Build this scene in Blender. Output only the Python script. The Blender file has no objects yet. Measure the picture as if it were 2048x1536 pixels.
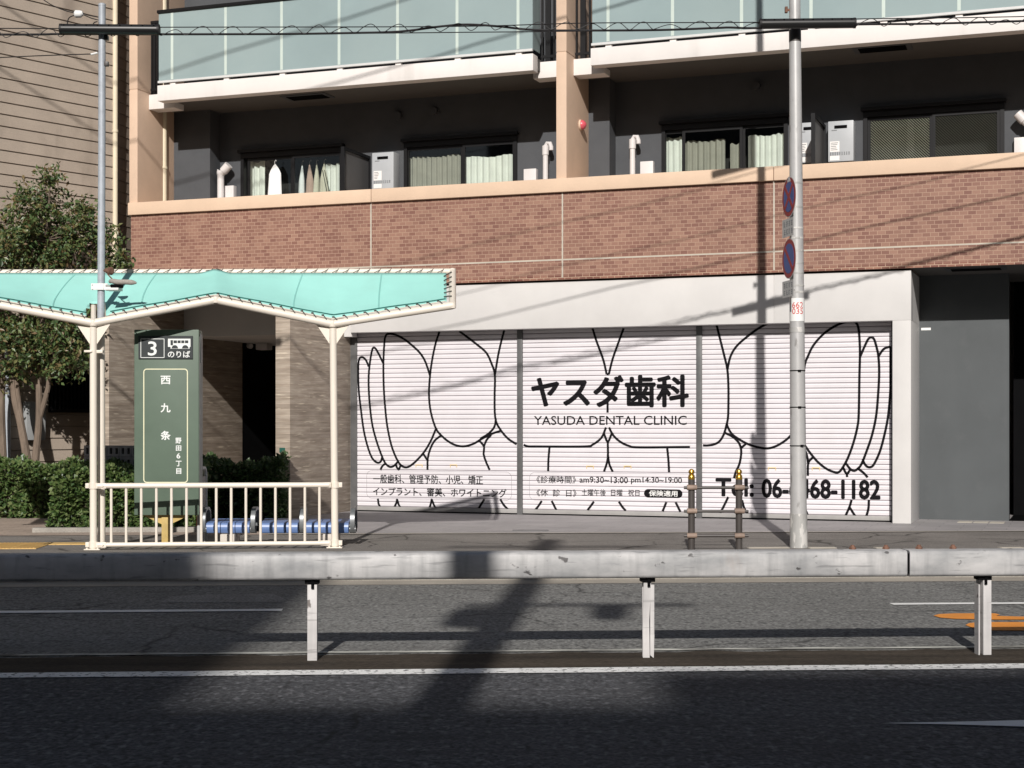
import bpy, bmesh, math, random
from mathutils import Vector, Matrix
random.seed(11)
SC = bpy.context.scene
C = SC.collection
R = math.radians
# ------------------------------------------------------------------ camera, sky, sun
FPX, CX, HY, CH = 3150.0, 1024.0, 852.0, 1.55      # focal length in photo pixels, image centre x, horizon row, eye height
cam = bpy.data.cameras.new('camera'); camo = bpy.data.objects.new('camera', cam); C.objects.link(camo)
cam.sensor_fit = 'HORIZONTAL'; cam.sensor_width = 36.0; cam.lens = 36.0 * FPX / 2048.0
cam.shift_y = (HY - 768.0) / 2048.0
cam.clip_start = 0.1; cam.clip_end = 2000
camo.location = (0, 0, CH); camo.rotation_euler = (R(90), 0, 0)
SC.camera = camo
SUN_EL, SUN_AZ = 28.0, 4.7
w = bpy.data.worlds.new('World'); SC.world = w; w.use_nodes = True
nt = w.node_tree; bg = nt.nodes['Background']
sky = nt.nodes.new('ShaderNodeTexSky'); sky.sky_type = 'NISHITA'; sky.sun_disc = False
sky.sun_elevation = R(SUN_EL); sky.sun_rotation = R(180 + SUN_AZ)
sky.dust_density = 1.5
nt.links.new(sky.outputs[0], bg.inputs[0]); bg.inputs[1].default_value = 0.05
sl = bpy.data.lights.new('sun', 'SUN'); sl.energy = 5.0; sl.angle = R(0.53); sl.color = (1.0, 0.955, 0.905)
so = bpy.data.objects.new('sun', sl); C.objects.link(so); so.location = (-3, -30, 30)
LDIR = Vector((math.sin(R(SUN_AZ)) * math.cos(R(SUN_EL)), math.cos(R(SUN_AZ)) * math.cos(R(SUN_EL)), -math.sin(R(SUN_EL))))
so.rotation_euler = LDIR.to_track_quat('-Z', 'Y').to_euler()
SC.view_settings.view_transform = 'Standard'; SC.view_settings.look = 'None'
SC.view_settings.exposure = -0.16; SC.view_settings.gamma = 1.0
SC.render.engine = 'CYCLES'
try:
    SC.cycles.use_denoising = True
except Exception:
    pass
SC.cycles.max_bounces = 6; SC.cycles.diffuse_bounces = 2; SC.cycles.transparent_max_bounces = 12

# ------------------------------------------------------------------ frames
class Frame:
    """right-handed working frame: a along, b across (2-D unit vectors), z up"""
    def __init__(s, o, e1, e2):
        s.o, s.e1, s.e2 = o, e1, e2
    def P(s, a, b, z):
        return Vector((s.o[0] + a * s.e1[0] + b * s.e2[0], s.o[1] + a * s.e1[1] + b * s.e2[1], z))
    def inv(s, p):
        x, y = p[0] - s.o[0], p[1] - s.o[1]
        return Vector((x * s.e1[0] + y * s.e1[1], x * s.e2[0] + y * s.e2[1], p[2]))
    def rot(s, v):
        return Vector((v[0] * s.e1[0] + v[1] * s.e1[1], v[0] * s.e2[0] + v[1] * s.e2[1], v[2]))
    def pix(s, px, py, b):           # sight line of the photo point with the plane b = const -> (a, z)
        rx = (px - CX) / FPX
        Y = (b + s.o[0] * s.e2[0] + s.o[1] * s.e2[1]) / (rx * s.e2[0] + s.e2[1])
        p = s.inv((rx * Y, Y, 0))
        return p[0], CH + (HY - py) * Y / FPX
    def pixa(s, px, py, a):          # with the plane a = const -> (b, z)
        rx = (px - CX) / FPX
        Y = (a + s.o[0] * s.e1[0] + s.o[1] * s.e1[1]) / (rx * s.e1[0] + s.e1[1])
        p = s.inv((rx * Y, Y, 0))
        return p[1], CH + (HY - py) * Y / FPX
def at(px, py, Y):
    return Vector(((px - CX) / FPX * Y, Y, CH + (HY - py) * Y / FPX))
def gnd(px, py, z=0.0):
    Y = (CH - z) * FPX / (py - HY)
    return Vector(((px - CX) / FPX * Y, Y, z))
WD = Frame((0, 0), (1, 0), (0, 1))
tb = R(20.06)
FA = Frame((-2.53, 25.79), (math.cos(tb), -math.sin(tb)), (-math.sin(tb), -math.cos(tb)))   # facade: a = along, b = out towards the street
tr = R(3.4)
RD = Frame((0, 0), (math.cos(tr), math.sin(tr)), (-math.sin(tr), math.cos(tr)))             # street: a = along, b = depth
NB = Frame((-6.82, 27.0), (-0.63, -0.777), (0.777, -0.63))                                 # siding wall: a = from its corner towards us

# ------------------------------------------------------------------ materials
MATS = {}
def mat(name, col, rough=0.7, var=0.12, scale=3.0, bump=0.0, bscale=60.0, metal=0.0, spec=0.35, stretch=(1, 1, 1), col2=None, lo=0.35, hi=0.65, coords='Object', detail=6, fine=0.0):
    m = bpy.data.materials.new(name); m.use_nodes = True
    n, l = m.node_tree.nodes, m.node_tree.links
    b = n['Principled BSDF']
    b.inputs['Roughness'].default_value = rough; b.inputs['Metallic'].default_value = metal
    b.inputs['Specular IOR Level'].default_value = spec
    tc = n.new('ShaderNodeTexCoord'); mp = n.new('ShaderNodeMapping'); mp.inputs['Scale'].default_value = stretch
    l.new(tc.outputs[coords], mp.inputs[0])
    nz = n.new('ShaderNodeTexNoise'); nz.inputs['Scale'].default_value = scale; nz.inputs['Detail'].default_value = detail; nz.inputs['Roughness'].default_value = 0.6
    l.new(mp.outputs[0], nz.inputs[0])
    rp = n.new('ShaderNodeValToRGB')
    c2 = col2 or tuple(min(1, c * (1 + var)) for c in col); c1 = tuple(c * (1 - var) for c in col) if col2 is None else col
    rp.color_ramp.elements[0].position = lo; rp.color_ramp.elements[0].color = (*c1, 1)
    rp.color_ramp.elements[1].position = hi; rp.color_ramp.elements[1].color = (*c2, 1)
    l.new(nz.outputs[0], rp.inputs[0])
    out = rp.outputs[0]
    if fine:
        f = n.new('ShaderNodeTexNoise'); f.inputs['Scale'].default_value = bscale; f.inputs['Detail'].default_value = 2
        l.new(mp.outputs[0], f.inputs[0])
        r2 = n.new('ShaderNodeValToRGB'); r2.color_ramp.elements[0].position = 0.3; r2.color_ramp.elements[1].position = 0.7
        a = 1 - fine; e = 1 + fine
        r2.color_ramp.elements[0].color = (a, a, a, 1); r2.color_ramp.elements[1].color = (e, e, e, 1)
        l.new(f.outputs[0], r2.inputs[0])
        mx = n.new('ShaderNodeMix'); mx.data_type = 'RGBA'; mx.blend_type = 'MULTIPLY'; mx.inputs[0].default_value = 1
        l.new(out, mx.inputs[6]); l.new(r2.outputs[0], mx.inputs[7]); out = mx.outputs[2]
    l.new(out, b.inputs['Base Color'])
    if bump:
        bz = n.new('ShaderNodeTexNoise'); bz.inputs['Scale'].default_value = bscale; bz.inputs['Detail'].default_value = 4
        l.new(mp.outputs[0], bz.inputs[0])
        bp = n.new('ShaderNodeBump'); bp.inputs['Strength'].default_value = bump; bp.inputs['Distance'].default_value = 0.01
        l.new(bz.outputs[0], bp.inputs['Height']); l.new(bp.outputs[0], b.inputs['Normal'])
    MATS[name] = m
    return m
def mix_in(m, col, fac_builder, blend='MIX'):
    """lay a second colour over a material's base colour with a node-built mask"""
    n, l = m.node_tree.nodes, m.node_tree.links
    b = n['Principled BSDF']; src = b.inputs['Base Color'].links[0].from_socket
    mx = n.new('ShaderNodeMix'); mx.data_type = 'RGBA'; mx.blend_type = blend
    l.new(src, mx.inputs[6]); mx.inputs[7].default_value = (*col, 1)
    l.new(fac_builder(n, l), mx.inputs[0]); l.new(mx.outputs[2], b.inputs['Base Color'])
    return m
def noise_mask(scale, lo, hi, stretch=(1, 1, 1), coords='Object', amount=1.0, detail=8, off=(0, 0, 0)):
    def f(n, l):
        tc = n.new('ShaderNodeTexCoord'); mp = n.new('ShaderNodeMapping'); mp.inputs['Scale'].default_value = stretch; mp.inputs['Location'].default_value = off
        l.new(tc.outputs[coords], mp.inputs[0])
        z = n.new('ShaderNodeTexNoise'); z.inputs['Scale'].default_value = scale; z.inputs['Detail'].default_value = detail
        l.new(mp.outputs[0], z.inputs[0])
        r = n.new('ShaderNodeMapRange'); r.inputs[1].default_value = lo; r.inputs[2].default_value = hi; r.inputs[4].default_value = amount
        l.new(z.outputs[0], r.inputs[0]); return r.outputs[0]
    return f
def brick_mat(name, c1, c2, mortar, bw, bh, ms, rough=0.6, offset=0.5, var=0.25, uoff=0.0, bias=0.0):
    m = mat(name, (1, 1, 1), rough, var=0.0)
    n, l = m.node_tree.nodes, m.node_tree.links; b = n['Principled BSDF']
    uv = n.new('ShaderNodeUVMap'); uv.uv_map = 'UVMap'
    mp = n.new('ShaderNodeMapping'); mp.inputs['Location'].default_value = (uoff, 0, 0); l.new(uv.outputs[0], mp.inputs[0])
    t = n.new('ShaderNodeTexBrick'); t.offset = offset; t.inputs['Scale'].default_value = 1
    t.inputs['Color1'].default_value = (*c1, 1); t.inputs['Color2'].default_value = (*c2, 1); t.inputs['Mortar'].default_value = (*mortar, 1)
    t.inputs['Mortar Size'].default_value = ms; t.inputs['Brick Width'].default_value = bw; t.inputs['Row Height'].default_value = bh
    t.inputs['Mortar Smooth'].default_value = 0.2; t.inputs['Bias'].default_value = bias
    l.new(mp.outputs[0], t.inputs[0])
    z = n.new('ShaderNodeTexNoise'); z.inputs['Scale'].default_value = 1.2; z.inputs['Detail'].default_value = 6; l.new(mp.outputs[0], z.inputs[0])
    r = n.new('ShaderNodeMapRange'); r.inputs[1].default_value = .3; r.inputs[2].default_value = .7; r.inputs[3].default_value = 1 - var; r.inputs[4].default_value = 1 + var
    l.new(z.outputs[0], r.inputs[0])
    mx = n.new('ShaderNodeMix'); mx.data_type = 'RGBA'; mx.blend_type = 'MULTIPLY'; mx.inputs[0].default_value = 1
    l.new(t.outputs[0], mx.inputs[6]); l.new(r.outputs[0], mx.inputs[7]); l.new(mx.outputs[2], b.inputs['Base Color'])
    bp = n.new('ShaderNodeBump'); bp.inputs['Strength'].default_value = 0.25; bp.inputs['Distance'].default_value = 0.004; bp.invert = True
    l.new(t.outputs['Fac'], bp.inputs['Height']); l.new(bp.outputs[0], b.inputs['Normal'])
    return m
M = {}
M['brick'] = brick_mat('brick_tile', (.205, .098, .074), (.315, .178, .128), (.40, .262, .19), .1135, .0572, .0042, var=.07, bias=-.05)
M['brick_dark'] = brick_mat('dark_edge_tile', (.15, .055, .04), (.32, .16, .11), (.5, .36, .26), .1135, .0572, .0042, var=.1, bias=-.1)
M['ledge'] = mat('peach_paint', (.675, .50, .365), .7, .04, 2.0, .12, 180, fine=.05)
M['pier'] = mat('beige_paint', (.64, .47, .35), .75, .04, 2.5, .15, 160, fine=.04)
M['white_wall'] = mat('white_panel', (.60, .585, .57), .6, .035, 1.6, .06, 120)
M['fascia'] = mat('white_fascia', (.76, .72, .69), .6, .03, 2.0, .05, 140)
mix_in(M['fascia'], (.45, .42, .38), noise_mask(2.5, .58, .85, (1, 1, .15), amount=.5))
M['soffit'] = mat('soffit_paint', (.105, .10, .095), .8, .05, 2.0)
M['dark_wall'] = mat('charcoal_render', (.074, .078, .085), .8, .06, 3.0, .2, 220, fine=.08)
M['recess'] = mat('grey_metal_panel', (.080, .088, .092), .55, .07, 1.2, 0.02, 60)
mix_in(M['recess'], (.062, .068, .072), noise_mask(2.2, .52, .8, (1, 1, .25), amount=.6, off=(4, 4, 4)))
mix_in(M['recess'], (.115, .12, .125), noise_mask(3.0, .60, .8, amount=.4))
M['black'] = mat('near_black', (.004, .004, .0045), .8, .1, 4, spec=.05)
M['frame'] = mat('black_aluminium', (.008, .008, .009), .45, .1, 4, spec=.25)
M['shutter'] = mat('white_shutter_paint', (.71, .68, .705), .45, .02, 3.0)
mix_in(M['shutter'], (.70, .55, .47), noise_mask(6, .74, .82, (1, 1, 3), amount=.45))
mix_in(M['shutter'], (.6, .57, .56), noise_mask(1.1, .55, .8, (2, 2, .6), amount=.35))
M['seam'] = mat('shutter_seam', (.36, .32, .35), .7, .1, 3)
M['ink'] = mat('black_print', (.009, .0085, .010), .75, .2, 8, spec=.1)
M['ink_thin'] = mat('grey_print', (.33, .31, .33), .6, .1, 8)
M['white_print'] = mat('white_print', (.8, .8, .78), .6, .03, 8)
M['yellow_print'] = mat('yellow_tab', (.75, .55, .25), .5, .1, 8)
M['alu_grey'] = mat('grey_guide_rail', (.13, .13, .13), .45, .15, 5, metal=.2)
M['sill_grey'] = mat('grey_bottom_bar', (.33, .32, .31), .5, .1, 3)
def concrete_mat(name, base, hi):
    m = mat(name, base, .85, stretch=(1.3, 1.3, 14), scale=1.6, col2=hi, lo=.32, hi=.72, bump=.3, bscale=26)
    n, l = m.node_tree.nodes, m.node_tree.links; b = n['Principled BSDF']
    uv = n.new('ShaderNodeUVMap'); uv.uv_map = 'UVMap'
    t = n.new('ShaderNodeTexBrick'); t.offset = .37; t.inputs['Scale'].default_value = 1
    t.inputs['Color1'].default_value = (.86, .85, .84, 1); t.inputs['Color2'].default_value = (1.12, 1.12, 1.11, 1); t.inputs['Mortar'].default_value = (1.3, 1.28, 1.25, 1)
    t.inputs['Mortar Size'].default_value = .003; t.inputs['Brick Width'].default_value = 2.3; t.inputs['Row Height'].default_value = .09
    l.new(uv.outputs[0], t.inputs[0])
    src = b.inputs['Base Color'].links[0].from_socket
    mx = n.new('ShaderNodeMix'); mx.data_type = 'RGBA'; mx.blend_type = 'MULTIPLY'; mx.inputs[0].default_value = 1
    l.new(src, mx.inputs[6]); l.new(t.outputs[0], mx.inputs[7]); l.new(mx.outputs[2], b.inputs['Base Color'])
    mix_in(m, (.75, .66, .52), noise_mask(1.5, .60, .70, (1.6, 1.6, 22), amount=.7, off=(3, 1, 2)))
    return m
M['board'] = concrete_mat('board_marked_concrete', (.27, .22, .175), (.46, .395, .33))
M['siding'] = mat('beige_siding', (.43, .36, .295), .8, .06, 1.5, .5, 90, fine=.09)
mix_in(M['siding'], (.14, .11, .09), noise_mask(2.2, .55, .85, (1, 1, .35), amount=.55))
M['cream_pipe'] = mat('cream_pvc', (.72, .63, .47), .5, .05, 3)
mix_in(M['cream_pipe'], (.4, .33, .24), noise_mask(7, .6, .8, (1, 1, .3), amount=.5))
M['white_pvc'] = mat('white_pvc', (.66, .63, .62), .45, .05, 4)
M['heater'] = mat('heater_enamel', (.42, .44, .46), .4, .03, 4)
M['sticker'] = mat('white_sticker', (.78, .76, .74), .5, .02, 9)
M['greytext'] = mat('grey_small_print', (.20, .21, .22), .6, .2, 30)
M['partition'] = mat('grey_partition_board', (.095, .095, .097), .6, .05, 3)
M['pink'] = mat('red_alarm_lens', (.62, .10, .13), .3, .1, 8, spec=.5)
M['curtain'] = mat('pale_curtain', (.78, .80, .74), .9, .05, 5)
M['curtain_grey'] = mat('grey_lined_curtain', (.36, .35, .30), .9, .07, 5)
M['cloth_white'] = mat('white_cloth', (.80, .82, .82), .9, .04, 6)
M['cloth_pink'] = mat('dusty_pink_cloth', (.50, .36, .30), .9, .06, 6)
M['cloth_cream'] = mat('cream_cloth', (.60, .58, .47), .9, .06, 6)
M['room'] = mat('dark_room', (.03, .028, .026), .9, .1, 3)
M['asphalt'] = mat('asphalt', (.19, .19, .183), .9, scale=.55, var=.12, bump=.8, bscale=38, fine=.6, spec=.2)
mix_in(M['asphalt'], (.34, .34, .32), noise_mask(20, .53, .70, (1, .6, 1), amount=.75, detail=3))
mix_in(M['asphalt'], (.05, .05, .05), noise_mask(17, .53, .70, (1, .6, 1), amount=.75, detail=3, off=(7, 3, 0)))
mix_in(M['asphalt'], (.17, .165, .155), noise_mask(1.1, .5, .75, (.22, 2.6, 1), amount=.5))
mix_in(M['asphalt'], (.05, .05, .05), noise_mask(.8, .6, .8, (.35, 3.2, 1), amount=.5, off=(5, 2, 0)))
M['patch'] = mat('asphalt_patch', (.24, .235, .225), .9, scale=3, var=.12, bump=.5, bscale=40, fine=.5, spec=.2)
M['asphalt_near'] = mat('new_asphalt', (.075, .077, .083), .85, scale=.5, var=.12, bump=1.0, bscale=36, fine=.6, spec=.25)
mix_in(M['asphalt_near'], (.22, .22, .23), noise_mask(22, .53, .70, (1, .6, 1), amount=.7, detail=3))
mix_in(M['asphalt_near'], (.02, .02, .022), noise_mask(19, .52, .70, (1, .6, 1), amount=.8, detail=3, off=(7, 3, 0)))
def crack_mask(scale, width, lo, hi, amount=.8, off=(0, 0, 0)):
    def f(n, l):
        tc = n.new('ShaderNodeTexCoord'); mp = n.new('ShaderNodeMapping'); mp.inputs['Location'].default_value = off; l.new(tc.outputs['Object'], mp.inputs[0])
        dz = n.new('ShaderNodeTexNoise'); dz.inputs['Scale'].default_value = 2.2; dz.inputs['Detail'].default_value = 6; l.new(mp.outputs[0], dz.inputs[0])
        ad = n.new('ShaderNodeVectorMath'); ad.operation = 'MULTIPLY_ADD'; ad.inputs[1].default_value = (.5, .5, 0); l.new(dz.outputs['Color'], ad.inputs[0]); l.new(mp.outputs[0], ad.inputs[2])
        v = n.new('ShaderNodeTexVoronoi'); v.feature = 'DISTANCE_TO_EDGE'; v.inputs['Scale'].default_value = scale; l.new(ad.outputs[0], v.inputs['Vector'])
        r = n.new('ShaderNodeMapRange'); r.inputs[1].default_value = 0; r.inputs[2].default_value = width; r.inputs[3].default_value = amount; r.inputs[4].default_value = 0; l.new(v.outputs['Distance'], r.inputs[0])
        z = n.new('ShaderNodeTexNoise'); z.inputs['Scale'].default_value = .5; l.new(mp.outputs[0], z.inputs[0])
        q = n.new('ShaderNodeMapRange'); q.inputs[1].default_value = lo; q.inputs[2].default_value = hi; l.new(z.outputs[0], q.inputs[0])
        m_ = n.new('ShaderNodeMath'); m_.operation = 'MULTIPLY'; l.new(r.outputs[0], m_.inputs[0]); l.new(q.outputs[0], m_.inputs[1]); return m_.outputs[0]
    return f
mix_in(M['asphalt'], (.03, .03, .03), crack_mask(.45, .012, .42, .55))
mix_in(M['asphalt'], (.045, .042, .04), noise_mask(2.6, .60, .78, (.5, 1.6, 1), amount=.6, off=(11, 4, 0)))
mix_in(M['asphalt'], (.30, .30, .285), noise_mask(3.2, .60, .72, (.35, 3.5, 1), amount=.5, off=(1, 9, 0), detail=10))
mix_in(M['asphalt_near'], (.02, .02, .02), crack_mask(.35, .010, .5, .6, off=(3, 3, 0)))
mix_in(M['asphalt_near'], (.035, .035, .038), noise_mask(1.4, .55, .75, (.4, 2, 1), amount=.6, off=(2, 7, 0)))
M['walk'] = mat('footway_asphalt', (.205, .19, .175), .9, scale=.8, var=.14, bump=.4, bscale=110, fine=.4, spec=.2)
mix_in(M['walk'], (.06, .055, .05), noise_mask(1.3, .58, .8, (.5, 2, 1), amount=.6))
mix_in(M['walk'], (.03, .028, .025), crack_mask(.55, .016, .35, .5, .85, off=(1.3, 0, 0)))
M['dirt'] = mat('dirty_median', (.040, .034, .028), .95, scale=1.5, stretch=(.4, 2.5, 1), col2=(.085, .070, .055), bump=.7, bscale=70, fine=.5, spec=.1)
M['line'] = mat('worn_white_paint', (.84, .84, .82), .7, .06, 5, .3, 80)
mix_in(M['line'], (.12, .12, .12), noise_mask(26, .56, .62, amount=.85, detail=6))
M['line_clean'] = mat('white_road_paint', (.84, .84, .82), .7, .06, 5, .2, 80)
mix_in(M['line_clean'], (.15, .15, .15), noise_mask(20, .66, .72, amount=.8, detail=6))
M['line_dirty'] = mat('dirty_edge_paint', (.55, .55, .50), .8, .2, 3, .3, 80)
mix_in(M['line_dirty'], (.07, .065, .06), noise_mask(5, .46, .62, (.5, 3, 1), amount=.95, detail=8))
M['orange'] = mat('orange_road_paint', (.80, .30, .05), .7, .08, 4, .2, 80)
mix_in(M['orange'], (.35, .16, .06), noise_mask(30, .64, .72, amount=.5))
M['kerb'] = mat('kerb_concrete', (.30, .28, .25), .9, .15, 3, .3, 60, fine=.15)
M['gutter'] = mat('gutter_concrete', (.42, .38, .32), .9, scale=1.4, col2=(.30, .27, .23), bump=.2, bscale=60, fine=.12)
M['tile'] = brick_mat('forecourt_tile', (.30, .285, .285), (.345, .325, .325), (.17, .16, .16), .60, .30, .004, rough=.65, var=.09)
M['pale_stone'] = mat('pale_stone', (.50, .46, .39), .8, .1, 3)
M['beige_paving'] = brick_mat('beige_paving', (.36, .29, .24), (.42, .34, .28), (.2, .16, .13), .30, .15, .004, rough=.8, var=.12)
M['tactile'] = mat('tactile_yellow', (.68, .45, .17), .8, .12, 4, .2, 60)
M['soil'] = mat('bed_soil', (.055, .042, .03), .95, .3, 6, .8, 40)
def metal_peel(name, base, hi, dark):
    m = mat(name, base, .5, scale=1.5, col2=hi, lo=.36, hi=.62, detail=10, spec=.4, stretch=(1, 1, 2.2))
    mix_in(m, tuple(c * .45 for c in base), noise_mask(5, .60, .66, (.6, 1, 7), amount=.45, off=(9, 0, 4)))
    mix_in(m, (.30, .19, .12), noise_mask(3.5, .66, .76, (1, 1, .3), amount=.4, off=(2, 5, 1)))
    mix_in(m, dark, noise_mask(9, .66, .70, (1, 1, 1.5), amount=.9))
    mix_in(m, tuple(c * .6 for c in base), noise_mask(14, .50, .80, (1, 1, .12), amount=.6))
    return m
M['beam'] = metal_peel('weathered_galvanised_beam', (.25, .255, .26), (.52, .51, .505), (.05, .045, .045))
M['post_white'] = metal_peel('chipped_white_post', (.50, .485, .48), (.62, .60, .59), (.10, .08, .07))
M['rust'] = mat('rust', (.17, .09, .062), .9, .3, 20)
M['galv'] = mat('galvanised_steel', (.40, .43, .47), .5, .10, 14, .05, 90, spec=.4, metal=.1)
M['silver'] = mat('silver_pole_paint', (.46, .455, .45), .42, .05, 5, spec=.5, metal=.15)
mix_in(M['silver'], (.16, .15, .14), noise_mask(5, .62, .70, (3, 3, .8), amount=.6))
M['silver_base'] = mat('scuffed_pole_sleeve', (.40, .395, .38), .5, .15, 4, spec=.4, metal=.1, stretch=(2, 2, .5))
mix_in(M['silver_base'], (.66, .64, .61), noise_mask(7, .52, .56, (1.5, 1.5, .6), amount=.8))
M['cream'] = mat('cream_steel_paint', (.78, .71, .615), .4, .02, 4, spec=.45)
mix_in(M['cream'], (.50, .33, .18), noise_mask(9, .70, .78, amount=.5))
M['canvas'] = mat('turquoise_canvas', (.36, .72, .65), .8, .03, 2, .15, 300, spec=.15)
mix_in(M['canvas'], (.30, .52, .46), noise_mask(2.0, .55, .85, (1, 1, .4), amount=.35))
M['canvas_seam'] = mat('canvas_seam', (.27, .58, .53), .8, .05, 3)
M['canvas_hem'] = mat('green_hem', (.02, .14, .12), .8, .1, 5)
M['rope'] = mat('dark_lacing', (.06, .055, .05), .9, .2, 20)
M['rope_white'] = mat('white_lacing', (.6, .56, .5), .9, .1, 20)
M['sign_green'] = mat('sign_green', (.10, .142, .105), .5, .07, 2.0, .02, 40, spec=.4)
mix_in(M['sign_green'], (.13, .175, .135), noise_mask(2.4, .55, .8, (1.2, 1, .7), amount=.5))
M['sign_dark'] = mat('sign_dark_plate', (.03, .036, .038), .35, .06, 4, spec=.5)
M['sign_white'] = mat('sign_white_letters', (.78, .80, .78), .5, .02, 8)
M['sign_yellow'] = mat('pale_yellow_line', (.74, .72, .50), .5, .04, 8)
M['sign_side'] = mat('sign_side_trim', (.26, .27, .25), .5, .1, 5)
M['yellow_steel'] = mat('mustard_steel', (.52, .38, .14), .6, .12, 6)
M['seat_blue'] = mat('blue_seat_plastic', (.13, .21, .42), .35, .06, 4, spec=.5)
M['arm_grey'] = mat('cast_grey_armrest', (.17, .18, .185), .35, .1, 6, metal=.3, spec=.5)
M['block'] = mat('pale_concrete_foot', (.58, .53, .47), .9, .1, 8, .2, 60)
M['red'] = mat('red_plate', (.62, .03, .04), .5, .05, 5)
M['gold'] = mat('brass_finial', (.62, .36, .06), .25, .06, 6, metal=.85, spec=.5)
M['bronze'] = mat('dark_bronze_paint', (.062, .054, .050), .45, .1, 6, spec=.4)
M['sleeve'] = mat('faded_bronze_collar', (.26, .19, .15), .6, .25, 7)
M['sign_blue'] = mat('faded_sign_blue', (.055, .10, .30), .5, .12, 3)
M['sign_red'] = mat('faded_sign_red', (.30, .035, .04), .5, .12, 3)
M['sign_back'] = mat('grey_sign_plate', (.50, .50, .49), .5, .08, 5)
M['num_red'] = mat('red_number', (.60, .07, .06), .6, .1, 5)
M['cable'] = mat('black_cable', (.012, .011, .012), .55, .1, 6)
M['closure'] = mat('black_splice_case', (.014, .014, .014), .35, .1, 8, spec=.5)
M['bark'] = mat('grey_brown_bark', (.17, .13, .10), .9, .25, 9, .5, 50, stretch=(1, 1, .3))
M['hblock'] = mat('grey_screen_block', (.24, .23, .23), .9, .12, 5, .3, 70)
M['grey_box'] = mat('pale_meter_box', (.36, .37, .37), .5, .06, 3)
M['concrete'] = mat('concrete_pole', (.30, .29, .27), .85, .1, 3)
M['far_wall'] = mat('far_render', (.13, .13, .135), .85, .1, 1)
M['exit_green'] = mat('green_plate', (.02, .10, .075), .5, .1, 5)
def leaf_mat(name, cols):
    m = bpy.data.materials.new(name); m.use_nodes = True
    n, l = m.node_tree.nodes, m.node_tree.links; b = n['Principled BSDF']
    g = n.new('ShaderNodeNewGeometry'); r = n.new('ShaderNodeValToRGB')
    while len(r.color_ramp.elements) < len(cols): r.color_ramp.elements.new(.5)
    for i, c in enumerate(cols):
        r.color_ramp.elements[i].position = i / (len(cols) - 1); r.color_ramp.elements[i].color = (*c, 1)
    l.new(g.outputs['Random Per Island'], r.inputs[0]); l.new(r.outputs[0], b.inputs['Base Color'])
    b.inputs['Roughness'].default_value = .42; b.inputs['Specular IOR Level'].default_value = .5
    t = n.new('ShaderNodeBsdfTranslucent'); l.new(r.outputs[0], t.inputs[0]); mx = n.new('ShaderNodeMixShader'); mx.inputs[0].default_value = .18
    l.new(b.outputs[0], mx.inputs[1]); l.new(t.outputs[0], mx.inputs[2]); l.new(mx.outputs[0], n['Material Output'].inputs[0])
    return m
M['leaf_tree'] = leaf_mat('tree_leaf', [(0.039, 0.078, 0.029), (0.072, 0.124, 0.039), (0.098, 0.150, 0.052), (0.130, 0.169, 0.058), (0.169, 0.156, 0.058), (0.182, 0.111, 0.058)])
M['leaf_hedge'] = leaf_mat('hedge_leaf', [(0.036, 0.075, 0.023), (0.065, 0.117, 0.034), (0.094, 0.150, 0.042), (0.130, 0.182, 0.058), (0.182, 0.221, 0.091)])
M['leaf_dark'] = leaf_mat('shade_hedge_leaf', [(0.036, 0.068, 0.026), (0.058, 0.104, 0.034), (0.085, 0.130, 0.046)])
def glass_mat(name, tint, refl, rough=.03):
    m = bpy.data.materials.new(name); m.use_nodes = True
    n, l = m.node_tree.nodes, m.node_tree.links; n.remove(n['Principled BSDF'])
    t = n.new('ShaderNodeBsdfTransparent'); t.inputs[0].default_value = (*tint, 1)
    g = n.new('ShaderNodeBsdfGlossy'); g.inputs['Roughness'].default_value = rough
    f = n.new('ShaderNodeTexNoise'); f.inputs['Scale'].default_value = 1.5
    r = n.new('ShaderNodeMapRange'); r.inputs[3].default_value = refl * .8; r.inputs[4].default_value = refl * 1.2
    l.new(f.outputs[0], r.inputs[0])
    mx = n.new('ShaderNodeMixShader'); l.new(r.outputs[0], mx.inputs[0]); l.new(t.outputs[0], mx.inputs[1]); l.new(g.outputs[0], mx.inputs[2])
    l.new(mx.outputs[0], n['Material Output'].inputs[0]); return m
M['glass'] = glass_mat('window_glass', (.86, .90, .88), .08)
M['mesh_wire'] = mat('dark_screen_wire', (.38, .37, .30), .6, .1, 5)
M['screen_back'] = mat('dim_screen', (.13, .12, .10), .9, .1, 3)
M['frost'] = mat('frosted_balcony_glass', (.285, .362, .368), .22, .05, .7, spec=.5)
mix_in(M['frost'], (.335, .405, .40), noise_mask(.6, .4, .7, amount=.5))
M['frost_strip'] = mat('pale_glass_joint', (.55, .63, .58), .3, .05, 2)
M['rail_alu'] = mat('pale_aluminium_rail', (.62, .62, .61), .4, .04, 3)

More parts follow.
